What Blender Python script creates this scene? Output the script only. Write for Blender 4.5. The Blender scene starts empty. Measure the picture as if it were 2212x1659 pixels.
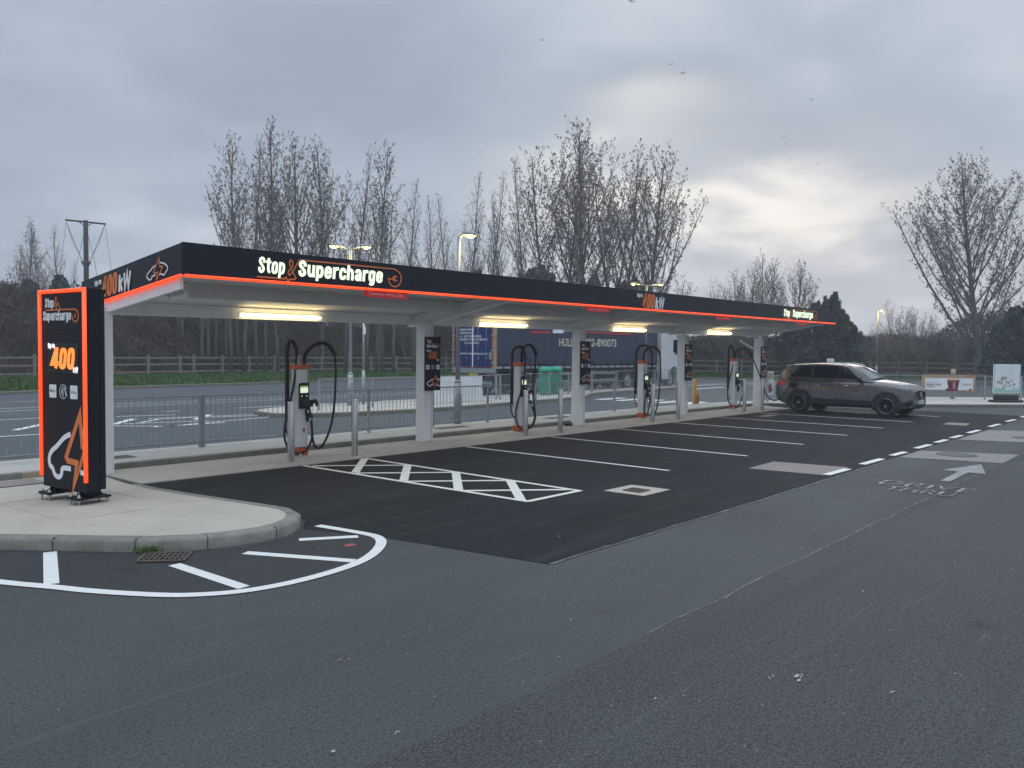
import bpy, math, random
import numpy as np
from mathutils import Vector, Matrix
PI = math.pi
scene = bpy.context.scene
COL = scene.collection
# ------------------------------------------------------------------ camera
YAW, PITCH, ROLL = math.radians(41.177), math.radians(-2.2234), math.radians(0.5714)
CAM_H = 1.885
cam_d = bpy.data.cameras.new('camera'); cam = bpy.data.objects.new('camera', cam_d); COL.objects.link(cam)
cam_d.sensor_width = 36; cam_d.lens = 1737.62/2212*36; cam_d.clip_end = 3000; cam_d.clip_start = 0.05
_f = Vector((math.cos(YAW)*math.cos(PITCH), math.sin(YAW)*math.cos(PITCH), math.sin(PITCH)))
_r0 = Vector((math.sin(YAW), -math.cos(YAW), 0)); _u0 = _r0.cross(_f)
_r = math.cos(ROLL)*_r0 + math.sin(ROLL)*_u0; _u = -math.sin(ROLL)*_r0 + math.cos(ROLL)*_u0
cam.matrix_world = Matrix(((_r.x, _u.x, -_f.x, 0), (_r.y, _u.y, -_f.y, 0), (_r.z, _u.z, -_f.z, CAM_H), (0, 0, 0, 1)))
scene.camera = cam
# ------------------------------------------------------------------ exposure
scene.view_settings.view_transform = 'Standard'
try: scene.view_settings.look = 'None'
except Exception: pass
scene.view_settings.exposure = 0.0
scene.view_settings.gamma = 1.0
# ------------------------------------------------------------------ world: overcast dusk sky
SUN_AZ, SUN_EL = math.radians(23), math.radians(10)
world = bpy.data.worlds.new('World'); scene.world = world; world.use_nodes = True
wt = world.node_tree; wt.nodes.clear()
class NT:
    def __init__(s, t): s.t = t
    def n(s, typ, **k):
        nd = s.t.nodes.new(typ)
        for a, b in k.items():
            if a.startswith('i_'): nd.inputs[a[2:].replace('_', ' ')].default_value = b
            else: setattr(nd, a, b)
        return nd
    def l(s, a, b): s.t.links.new(a, b)
    def m(s, op, a, b=None, c=None, clamp=False):
        nd = s.t.nodes.new('ShaderNodeMath'); nd.operation = op; nd.use_clamp = clamp
        for i, v in enumerate((a, b, c)):
            if v is None: continue
            if isinstance(v, (int, float)): nd.inputs[i].default_value = v
            else: s.l(v, nd.inputs[i])
        return nd.outputs[0]
    def mix(s, fac, a, b, typ='MIX'):
        nd = s.t.nodes.new('ShaderNodeMixRGB'); nd.blend_type = typ
        for i, v in enumerate((fac, a, b)):
            if isinstance(v, (int, float)): nd.inputs[i].default_value = v
            elif isinstance(v, tuple): nd.inputs[i].default_value = v if len(v) == 4 else (*v, 1)
            else: s.l(v, nd.inputs[i])
        return nd.outputs[0]
    def ramp(s, fac, stops, interp='LINEAR'):
        nd = s.t.nodes.new('ShaderNodeValToRGB'); cr = nd.color_ramp; cr.interpolation = interp
        while len(cr.elements) < len(stops): cr.elements.new(0.5)
        for e, (p, c) in zip(cr.elements, stops):
            e.position = p; e.color = (*c, 1) if isinstance(c, tuple) else (c, c, c, 1)
        s.l(fac, nd.inputs[0]); return nd.outputs[0]
    def noise(s, vec, scale, detail=4, rough=0.55, dist=0.0):
        nd = s.t.nodes.new('ShaderNodeTexNoise'); nd.inputs['Scale'].default_value = scale
        nd.inputs['Detail'].default_value = detail; nd.inputs['Roughness'].default_value = rough
        nd.inputs['Distortion'].default_value = dist
        if vec is not None: s.l(vec, nd.inputs['Vector'])
        return nd.outputs['Fac']
W = NT(wt)
wo = W.n('ShaderNodeOutputWorld'); bg = W.n('ShaderNodeBackground')
tc = W.n('ShaderNodeTexCoord'); sp = W.n('ShaderNodeSeparateXYZ'); W.l(tc.outputs['Generated'], sp.inputs[0])
az = W.m('ARCTAN2', sp.outputs['Y'], sp.outputs['X']); el = W.m('ARCSINE', sp.outputs['Z'])
# cloud deck coordinates: project the direction on a flat layer overhead
hz = W.m('MAXIMUM', W.m('ADD', sp.outputs['Z'], 0.24), 0.12)
cv = W.n('ShaderNodeCombineXYZ')
W.l(W.m('DIVIDE', sp.outputs['X'], hz), cv.inputs[0]); W.l(W.m('DIVIDE', sp.outputs['Y'], hz), cv.inputs[1])
n1 = W.noise(cv.outputs[0], 0.95, 3, 0.5, 0.3)
n2 = W.noise(cv.outputs[0], 2.6, 4, 0.5, 0.25)
nn = W.m('ADD', W.m('MULTIPLY', n1, 0.65), W.m('MULTIPLY', n2, 0.35))
def gauss(az0, el0, sa, se, wob=0.0):
    a = W.m('DIVIDE', W.m('SUBTRACT', az, math.radians(az0)), math.radians(sa))
    e = W.m('ADD', W.m('DIVIDE', W.m('SUBTRACT', el, math.radians(el0)), math.radians(se)), W.m('MULTIPLY', W.m('SUBTRACT', n2, 0.5), wob))
    q = W.m('ADD', W.m('MULTIPLY', a, a), W.m('MULTIPLY', e, e))
    return W.m('EXPONENT', W.m('MULTIPLY', q, -1.0))
glow = W.m('ADD', W.m('MULTIPLY', gauss(24, 10.2, 9, 2.2, 4.5), 1.0), W.m('MULTIPLY', gauss(36, 11, 6.5, 3.6, 5.5), 0.62))
glow = W.m('ADD', glow, W.m('MULTIPLY', gauss(31, 16.5, 4.5, 2.0, 5.0), 0.38))
glow = W.m('ADD', glow, W.m('MULTIPLY', gauss(16, 5, 22, 4.5, 1.0), 0.16))
cloud = W.ramp(nn, [(0.36, (0.275, 0.325, 0.40)), (0.50, (0.375, 0.43, 0.51)), (0.64, (0.575, 0.615, 0.675))])
lowb = W.m('EXPONENT', W.m('MULTIPLY', W.m('MAXIMUM', el, 0.0), -9.0))
cloud = W.mix(W.m('MULTIPLY', lowb, 0.45), cloud, (0.385, 0.435, 0.485))
warm = W.mix(W.m('MINIMUM', glow, 1.0), cloud, (0.90, 0.865, 0.80))
# overcast skies are about three times brighter overhead than at the horizon
zen = W.m('ADD', 1.0, W.m('MULTIPLY', W.m('SMOOTH_MIN', 1.0, W.m('MAXIMUM', W.m('DIVIDE', W.m('SUBTRACT', el, math.radians(25)), math.radians(45)), 0.0), 0.1), 2.9))
sc = W.n('ShaderNodeVectorMath', operation='SCALE'); W.l(warm, sc.inputs[0]); W.l(zen, sc.inputs['Scale'])
sky = W.n('ShaderNodeTexSky'); sky.sky_type = 'NISHITA'; sky.sun_disc = False
sky.sun_elevation = SUN_EL; sky.sun_rotation = math.radians(90) - SUN_AZ; sky.air_density = 2.0; sky.dust_density = 3.0
sk = W.n('ShaderNodeVectorMath', operation='SCALE'); W.l(sky.outputs[0], sk.inputs[0]); sk.inputs['Scale'].default_value = 0.0012
ad = W.n('ShaderNodeVectorMath', operation='ADD'); W.l(sc.outputs[0], ad.inputs[0]); W.l(sk.outputs[0], ad.inputs[1])
W.l(ad.outputs[0], bg.inputs[0]); bg.inputs[1].default_value = 1.20; W.l(bg.outputs[0], wo.inputs[0])
sun_d = bpy.data.lights.new('sun', 'SUN'); sun_d.energy = 0.5; sun_d.angle = math.radians(25); sun_d.color = (1, 0.93, 0.84)
sun = bpy.data.objects.new('sun', sun_d); COL.objects.link(sun)
sun.rotation_euler = Vector((math.cos(SUN_AZ)*math.cos(SUN_EL), math.sin(SUN_AZ)*math.cos(SUN_EL), math.sin(SUN_EL))).to_track_quat('Z', 'Y').to_euler()
# ------------------------------------------------------------------ materials
MATS = {}
def newmat(name):
    m = bpy.data.materials.new(name); m.use_nodes = True; t = m.node_tree; t.nodes.clear()
    N = NT(t); out = N.n('ShaderNodeOutputMaterial'); b = N.n('ShaderNodeBsdfPrincipled'); N.l(b.outputs[0], out.inputs[0])
    MATS[name] = m; return m, N, b
def pos(N):
    return N.n('ShaderNodeNewGeometry').outputs['Position']
def plain(name, col, rough=0.6, metal=0.0, var=0.12, scale=6.0, bump=0.0, bscale=60, coat=0.0, spec=0.5):
    m, N, b = newmat(name)
    tcn = N.n('ShaderNodeTexCoord').outputs['Object']
    f = N.noise(tcn, scale, 5, 0.6)
    lo = tuple(c*(1-var) for c in col); hi = tuple(min(1, c*(1+var)) for c in col)
    N.l(N.ramp(f, [(0.3, lo), (0.7, hi)]), b.inputs['Base Color'])
    r = N.m('ADD', N.m('MULTIPLY', N.m('SUBTRACT', f, 0.5), 0.25), rough, clamp=True); N.l(r, b.inputs['Roughness'])
    b.inputs['Metallic'].default_value = metal; b.inputs['Specular IOR Level'].default_value = spec
    if coat: b.inputs['Coat Weight'].default_value = coat; b.inputs['Coat Roughness'].default_value = 0.06
    if bump:
        bp = N.n('ShaderNodeBump'); bp.inputs['Strength'].default_value = bump; bp.inputs['Distance'].default_value = 0.01
        N.l(N.noise(tcn, bscale, 3), bp.inputs['Height']); N.l(bp.outputs[0], b.inputs['Normal'])
    return m
def emit(name, col, s, base=(0.2, 0.2, 0.2), rough=0.4):
    m, N, b = newmat(name); b.inputs['Base Color'].default_value = (*base, 1); b.inputs['Roughness'].default_value = rough
    b.inputs['Emission Color'].default_value = (*col, 1); b.inputs['Emission Strength'].default_value = s; return m
def asphalt(name, base, light, speck, tint=(1, 1, 1), grain=170.0, patch=0.25, streak=0.0, spec=0.28):
    m, N, b = newmat(name); p = pos(N)
    big = N.noise(p, 0.35, 4, 0.55, 0.6); mid = N.noise(p, 2.2, 5, 0.6); fine = N.noise(p, grain, 2, 0.7); fine2 = N.noise(p, grain*0.37, 3, 0.7)
    v = N.n('ShaderNodeTexVoronoi'); v.inputs['Scale'].default_value = grain*0.55; N.l(p, v.inputs['Vector'])
    c0 = N.mix(N.m('MULTIPLY', N.ramp(big, [(0.3, 0.0), (0.7, 1.0)]), 1.0), tuple(x*(1-patch) for x in base), tuple(x*(1+patch) for x in base))
    c1 = N.mix(N.ramp(fine, [(0.42, 0.0), (0.72, 1.0)]), c0, light)
    c1 = N.mix(N.ramp(fine2, [(0.30, 0.75), (0.5, 0.0)]), c1, tuple(x*0.28 for x in base))
    st = N.n('ShaderNodeTexVoronoi'); st.inputs['Scale'].default_value = 16.0; st.inputs['Randomness'].default_value = 1.0; N.l(p, st.inputs['Vector'])
    rnd = N.n('ShaderNodeSeparateXYZ'); N.l(st.outputs['Color'], rnd.inputs[0])
    stone = N.m('MULTIPLY', N.m('LESS_THAN', st.outputs['Distance'], 0.085), N.m('GREATER_THAN', rnd.outputs[0], 1-speck))
    c2 = N.mix(N.m('MULTIPLY', stone, 0.75), c1, (0.38, 0.38, 0.36))
    if streak:
        mp = N.n('ShaderNodeMapping'); mp.inputs['Scale'].default_value = (0.25, 2.2, 1); N.l(p, mp.inputs[0])
        c2 = N.mix(N.m('MULTIPLY', N.ramp(N.noise(mp.outputs[0], 2.0, 5, 0.65), [(0.5, 0.0), (0.75, 1.0)]), streak), c2, (0.115, 0.108, 0.10))
    dust = N.ramp(mid, [(0.52, 0.0), (0.8, 0.4)])
    c3 = N.mix(N.m('MULTIPLY', dust, 0.5), c2, tuple(x*1.5 for x in base))
    # worn wheel paths run along the lane; drips and scuffs lie where tyres stop
    wp = N.n('ShaderNodeMapping'); wp.inputs['Scale'].default_value = (0.10, 1.1, 1); N.l(p, wp.inputs[0])
    c3 = N.mix(N.m('MULTIPLY', N.ramp(N.noise(wp.outputs[0], 1.0, 5, 0.6, 0.8), [(0.45, 0.0), (0.70, 1.0)]), 0.35), c3, tuple(x*0.62 for x in base))
    oil = N.n('ShaderNodeTexVoronoi'); oil.inputs['Scale'].default_value = 0.9; N.l(p, oil.inputs['Vector'])
    od = N.m('ADD', oil.outputs['Distance'], N.m('MULTIPLY', N.noise(p, 7, 5, 0.7), 0.22))
    c3 = N.mix(N.m('MULTIPLY', N.ramp(od, [(0.13, 1.0), (0.24, 0.0)]), 0.5), c3, tuple(x*0.45 for x in base))
    scf = N.ramp(N.noise(wp.outputs[0], 6.0, 3, 0.5, 1.5), [(0.64, 0.0), (0.70, 1.0)])
    c3 = N.mix(N.m('MULTIPLY', scf, 0.22), c3, light)
    N.l(c3, b.inputs['Base Color']); b.inputs['Roughness'].default_value = 0.78; b.inputs['Specular IOR Level'].default_value = spec
    bp = N.n('ShaderNodeBump'); bp.inputs['Strength'].default_value = 0.75; bp.inputs['Distance'].default_value = 0.006
    h = N.m('ADD', N.m('MULTIPLY', fine, 0.6), N.m('MULTIPLY', v.outputs['Distance'], 0.7)); N.l(h, bp.inputs['Height']); N.l(bp.outputs[0], b.inputs['Normal'])
    return m
def concrete(name, base, dirt, joint=0.0, rough=0.85, moss=0.0):
    m, N, b = newmat(name); p = pos(N)
    a = N.noise(p, 1.1, 6, 0.6, 0.8); f = N.noise(p, 9, 5, 0.65); g = N.noise(p, 150, 2, 0.6)
    mp = N.n('ShaderNodeMapping'); mp.inputs['Scale'].default_value = (14, 1.0, 1); mp.inputs['Rotation'].default_value = (0, 0, 0.25); N.l(p, mp.inputs[0])
    br = N.noise(mp.outputs[0], 3.0, 4, 0.7)
    c = N.mix(N.ramp(a, [(0.35, 0.0), (0.68, 1.0)]), tuple(x*0.84 for x in base), base)
    c = N.mix(N.m('MULTIPLY', N.ramp(f, [(0.5, 0.0), (0.8, 1.0)]), 0.4), c, dirt)
    c = N.mix(N.m('MULTIPLY', N.ramp(g, [(0.45, 0.0), (0.75, 1.0)]), 0.25), c, tuple(x*0.6 for x in base))
    c = N.mix(N.m('MULTIPLY', N.ramp(br, [(0.5, 0.0), (0.75, 1.0)]), 0.18), c, tuple(x*0.7 for x in base))
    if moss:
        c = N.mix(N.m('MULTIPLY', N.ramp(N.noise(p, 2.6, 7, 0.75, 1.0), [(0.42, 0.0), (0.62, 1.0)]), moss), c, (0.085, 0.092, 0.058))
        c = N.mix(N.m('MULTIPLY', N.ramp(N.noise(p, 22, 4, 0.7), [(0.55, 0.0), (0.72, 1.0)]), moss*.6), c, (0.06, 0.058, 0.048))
    N.l(c, b.inputs['Base Color']); b.inputs['Roughness'].default_value = rough
    bp = N.n('ShaderNodeBump'); bp.inputs['Strength'].default_value = 0.35; bp.inputs['Distance'].default_value = 0.004
    N.l(N.m('ADD', g, N.m('MULTIPLY', br, 0.8)), bp.inputs['Height']); N.l(bp.outputs[0], b.inputs['Normal'])
    return m
def roadpaint(name, col, under, wear):
    m, N, b = newmat(name); p = pos(N)
    a = N.noise(p, 3.5, 6, 0.7); g = N.noise(p, 60, 4, 0.75)
    k = N.m('ADD', N.m('MULTIPLY', a, 0.5), N.m('MULTIPLY', g, 0.5))
    fac = N.ramp(k, [(0.5-wear*0.45, 1.0), (0.62-wear*0.3, 0.25 if wear > .3 else 0.75)])
    c = N.mix(fac, under, N.mix(N.ramp(a, [(0.3, 0), (0.7, 1)]), tuple(x*0.72 for x in col), col))
    if wear >= 1: c = N.mix(N.ramp(N.m('ADD', N.m('MULTIPLY', N.noise(p, 5.5, 3, 0.6), 0.7), N.m('MULTIPLY', g, 0.3)), [(0.50, 0.0), (0.60, 0.8)]), under, col)
    if wear < .3: c = N.mix(N.ramp(k, [(0.5, 0.0), (0.72, 0.5)]), N.mix(N.ramp(a, [(0.3, 0.0), (0.7, 1.0)]), tuple(x*0.84 for x in col), col), under)
    N.l(c, b.inputs['Base Color']); b.inputs['Roughness'].default_value = 0.6
    return m
M_OLD = asphalt('worn_tarmac', (0.041, 0.0455, 0.045), (0.132, 0.143, 0.140), 0.09, patch=0.24, grain=105)
M_OLD2 = asphalt('weathered_tarmac', (0.029, 0.0325, 0.032), (0.128, 0.138, 0.134), 0.14, patch=0.28, grain=80)
M_NEW = asphalt('fresh_tarmac', (0.0135, 0.0135, 0.0145), (0.045, 0.045, 0.047), 0.02, patch=0.25, grain=130, streak=0.20, spec=0.10)
M_DARKISH = asphalt('patched_tarmac', (0.025, 0.0275, 0.0275), (0.068, 0.073, 0.072), 0.02, patch=0.2, grain=130)
M_ROAD = asphalt('road_tarmac', (0.070, 0.082, 0.089), (0.102, 0.117, 0.126), 0.0, patch=0.12, grain=40)
M_CONC = concrete('pale_concrete', (0.46, 0.425, 0.355), (0.30, 0.27, 0.225))
M_CONC2 = concrete('paving_concrete', (0.47, 0.455, 0.41), (0.36, 0.33, 0.29))
M_KERB = concrete('kerb_concrete', (0.25, 0.245, 0.215), (0.12, 0.125, 0.10), moss=.5)
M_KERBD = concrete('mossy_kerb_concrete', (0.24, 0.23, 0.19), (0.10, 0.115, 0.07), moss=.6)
M_KERBT = concrete('tan_kerb_concrete', (0.38, 0.31, 0.22), (0.24, 0.19, 0.13))
M_PATCH = concrete('brown_concrete', (0.25, 0.225, 0.205), (0.16, 0.145, 0.13))
M_PAINT = roadpaint('white_road_paint', (0.74, 0.75, 0.72), (0.085, 0.088, 0.09), 0.1)
M_PAINTY = roadpaint('cream_road_paint', (0.76, 0.74, 0.65), (0.06, 0.06, 0.06), 0.1)
M_PAINTW = roadpaint('worn_road_paint', (0.60, 0.63, 0.61), (0.075, 0.08, 0.085), 0.42)
M_PAINTX = roadpaint('faded_road_paint', (0.52, 0.54, 0.53), (0.078, 0.085, 0.084), 1.0)
M_EDGE = roadpaint('tarmac_joint', (0.20, 0.205, 0.20), (0.050, 0.054, 0.055), 1.0)
M_RED = roadpaint('red_spray', (0.45, 0.06, 0.07), (0.10, 0.10, 0.10), 0.3)
M_CRACK = plain('crack_tar', (0.03, 0.03, 0.032), 0.9)
M_WHITE = plain('white_powder_coat', (0.85, 0.86, 0.87), 0.42, var=0.04, scale=2.5)
M_DECK = plain('white_deck_sheet', (0.72, 0.72, 0.71), 0.5, var=0.05)
M_BLACK = plain('black_panel', (0.009, 0.011, 0.021), 0.45, var=0.2, scale=1.5, spec=0.25)
M_BLACKM = plain('black_matt_panel', (0.008, 0.009, 0.014), 0.55, var=0.2, scale=1.5, spec=0.25)
M_RUB = plain('black_rubber', (0.012, 0.012, 0.013), 0.5, var=0.2, scale=20)
M_HOOK = plain('dark_spring_steel', (0.022, 0.02, 0.018), 0.5, metal=0.2, var=0.3, scale=40)
M_ORSIGN = plain('orange_sign_face', (0.74, 0.20, 0.05), 0.5, var=0.04)
M_WHSIGN = plain('white_sign_face', (0.84, 0.86, 0.89), 0.45, var=0.03)
M_ORPL = plain('orange_plastic', (0.60, 0.12, 0.035), 0.42, var=0.08)
M_CHW = plain('charger_white', (0.76, 0.77, 0.79), 0.4, var=0.04)
M_STEEL = plain('brushed_steel', (0.62, 0.61, 0.60), 0.25, metal=1.0, var=0.02, scale=1)
M_GALV = plain('galvanised_steel', (0.33, 0.36, 0.385), 0.5, metal=0.35, var=0.2, scale=7)
M_LAMPP = plain('galvanised_pole', (0.30, 0.335, 0.36), 0.5, metal=0.3, var=0.2, scale=5)
M_BOLT = plain('zinc_bolt', (0.5, 0.52, 0.53), 0.4, metal=0.7, var=0.15, scale=30)
M_GREEN = plain('green_bin_plastic', (0.015, 0.30, 0.20), 0.42, var=0.12)
M_REDS = plain('red_sign_face', (0.68, 0.03, 0.04), 0.45, var=0.05)
M_PINK = plain('pale_pink_lettering', (0.85, 0.50, 0.52), 0.5, var=0.02)
M_WOOD = plain('weathered_timber', (0.22, 0.20, 0.165), 0.85, var=0.3, scale=9, bump=0.4)
M_BARK = plain('grey_bark', (0.115, 0.104, 0.092), 0.9, var=0.3, scale=8)
M_BARKP = plain('pale_mossy_bark', (0.125, 0.118, 0.088), 0.9, var=0.3, scale=5)
M_TWIG = plain('twig_brown', (0.22, 0.19, 0.17), 0.9, var=0.25, scale=3)
M_SCRUB = plain('bramble_brown', (0.075, 0.056, 0.046), 0.9, var=0.35, scale=1.2)
M_DARKP = plain('dark_plastic', (0.02, 0.02, 0.022), 0.45, var=0.2)
M_TYRE = plain('tyre_rubber', (0.016, 0.016, 0.017), 0.75, var=0.2, scale=30)
M_RIM = plain('black_alloy', (0.02, 0.02, 0.022), 0.28, metal=0.4, var=0.1)
M_RIMS = plain('silver_trim', (0.55, 0.55, 0.56), 0.25, metal=0.9, var=0.05)
M_IRON = plain('rusty_cast_iron', (0.10, 0.075, 0.062), 0.75, metal=0.3, var=0.4, scale=25)
M_MAN = plain('worn_cast_iron', (0.085, 0.085, 0.088), 0.65, metal=0.3, var=0.3, scale=12, bump=0.5, bscale=35)
M_NAVY = plain('navy_curtain', (0.032, 0.042, 0.082), 0.5, var=0.10, scale=0.8)
M_BLUE = plain('blue_trailer_door', (0.010, 0.028, 0.15), 0.4, var=0.15, scale=1.5)
M_MAROON = plain('dark_red_trim', (0.16, 0.03, 0.035), 0.5, var=0.2)
M_TRIM = plain('dull_red_trim', (0.33, 0.05, 0.05), 0.5, var=0.2)
M_CREAM = plain('cream_lettering', (0.62, 0.60, 0.50), 0.5, var=0.04)
M_CAB = plain('white_cab_paint', (0.60, 0.64, 0.68), 0.3, var=0.04, scale=1.5, coat=0.3)
M_YEL = plain('yellow_plate', (0.75, 0.45, 0.02), 0.5, var=0.05)
M_CARP = plain('bronze_grey_car_paint', (0.145, 0.142, 0.148), 0.28, metal=0.6, var=0.0, scale=2, coat=0.25)
M_GLASS = plain('tinted_glass', (0.006, 0.007, 0.009), 0.04, var=0.0, spec=0.22)
M_WSCR = plain('windscreen_glass', (0.035, 0.05, 0.058), 0.03, var=0.0, spec=.8, coat=.5)
M_LENSR = emit('red_lamp_lens', (0.8, 0.02, 0.02), 0.12, (0.25, 0.01, 0.015), 0.15)
M_HEADL = plain('headlamp_lens', (0.05, 0.06, 0.09), 0.08, var=0.3, spec=0.9, coat=1.0)
M_PLATE = plain('number_plate', (0.65, 0.68, 0.62), 0.4, var=0.05)
M_BANW = plain('white_banner_cloth', (0.70, 0.73, 0.76), 0.7, var=0.08, scale=1.5)
M_BANBR = plain('brown_banner_print', (0.40, 0.27, 0.17), 0.7, var=0.35, scale=3)
M_MARN = plain('maroon_print', (0.16, 0.012, 0.035), 0.5, var=0.1)
M_FOAM = plain('coffee_foam_print', (0.62, 0.47, 0.33), 0.6, var=0.15)
M_MINT = plain('mint_print', (0.30, 0.55, 0.47), 0.6, var=0.25, scale=2)
M_ORB = plain('orange_board_print', (0.50, 0.27, 0.06), 0.6, var=0.15, scale=2)
M_ORB2 = plain('dark_orange_print', (0.48, 0.14, 0.03), 0.6, var=0.3, scale=12)
M_POLE = plain('creosoted_timber', (0.035, 0.04, 0.042), 0.85, var=0.3, scale=8)
M_LED = emit('red_led_tube', (1.0, 0.062, 0.006), 1.25, (0.8, 0.1, 0.03))
M_TUBE = emit('fluorescent_tube', (1.0, 0.76, 0.36), 7.5, (0.9, 0.9, 0.9))
M_LOGO = emit('lit_lettering', (0.80, 0.92, 0.66), 0.98, (0.7, 0.75, 0.6))
M_SCRW = emit('lit_white_dots', (0.95, 0.85, 0.98), 1.1, (0.5, 0.5, 0.5))
M_SCRO = emit('lit_orange_dots', (1.0, 0.24, 0.03), 1.25, (0.6, 0.2, 0.05))
M_LAMP = emit('sodium_lamp_lens', (1.0, 0.70, 0.17), 2.0, (0.9, 0.8, 0.5))
M_DISP = emit('charger_display', (0.80, 0.90, 0.70), 0.9)
M_DISG = emit('charger_display_green', (0.30, 0.62, 0.16), 0.55)
M_SCREEN = plain('dark_display_glass', (0.016, 0.015, 0.014), 0.25, var=0.3, spec=0.6)
def foliage(name, c1, c2, rough=0.75):
    m, N, b = newmat(name)
    g = N.n('ShaderNodeNewGeometry'); r = N.n('ShaderNodeObjectInfo')
    f = N.noise(g.outputs['Position'], 0.7, 4, 0.6)
    k = N.m('ADD', N.m('MULTIPLY', g.outputs['Random Per Island'], 0.6), N.m('MULTIPLY', f, 0.5), clamp=True)
    N.l(N.ramp(k, [(0.15, c1), (0.85, c2)]), b.inputs['Base Color']); b.inputs['Roughness'].default_value = rough
    b.inputs['Specular IOR Level'].default_value = 0.25
    return m
M_LEAFD = foliage('dark_evergreen_leaves', (0.024, 0.034, 0.022), (0.080, 0.098, 0.062))
M_LEAFB = foliage('brown_hedge_leaves', (0.036, 0.031, 0.021), (0.125, 0.108, 0.070))
M_TWIGS = foliage('bare_bramble_twigs', (0.042, 0.033, 0.027), (0.15, 0.115, 0.095))
M_PINE = foliage('pine_needles', (0.020, 0.034, 0.025), (0.078, 0.105, 0.074))
M_BUD = foliage('catkins_and_buds', (0.13, 0.105, 0.092), (0.31, 0.26, 0.225))
M_GRASSB = foliage('grass_blades', (0.030, 0.065, 0.014), (0.085, 0.16, 0.040))
def grassmat():
    m, N, b = newmat('grass_turf'); p = pos(N)
    f = N.noise(p, 1.2, 6, 0.65); g = N.noise(p, 14, 4, 0.7)
    c = N.ramp(f, [(0.3, (0.045, 0.085, 0.022)), (0.55, (0.060, 0.12, 0.030)), (0.75, (0.10, 0.13, 0.05))])
    c = N.mix(N.m('MULTIPLY', N.ramp(g, [(0.4, 0.0), (0.7, 1.0)]), 0.5), c, (0.035, 0.06, 0.018))
    N.l(c, b.inputs['Base Color']); b.inputs['Roughness'].default_value = 0.9; return m
M_GRASS = grassmat()
def earthmat():
    m, N, b = newmat('leaf_litter'); p = pos(N)
    f = N.noise(p, 2.5, 8, 0.75); g = N.noise(p, 0.3, 3, 0.5)
    c = N.ramp(f, [(0.3, (0.016, 0.014, 0.011)), (0.7, (0.065, 0.052, 0.038))])
    c = N.mix(N.ramp(g, [(0.45, 0.0), (0.6, 0.7)]), c, (0.022, 0.032, 0.02)); N.l(c, b.inputs['Base Color']); b.inputs['Roughness'].default_value = 0.95; return m
M_EARTH = earthmat()
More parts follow.
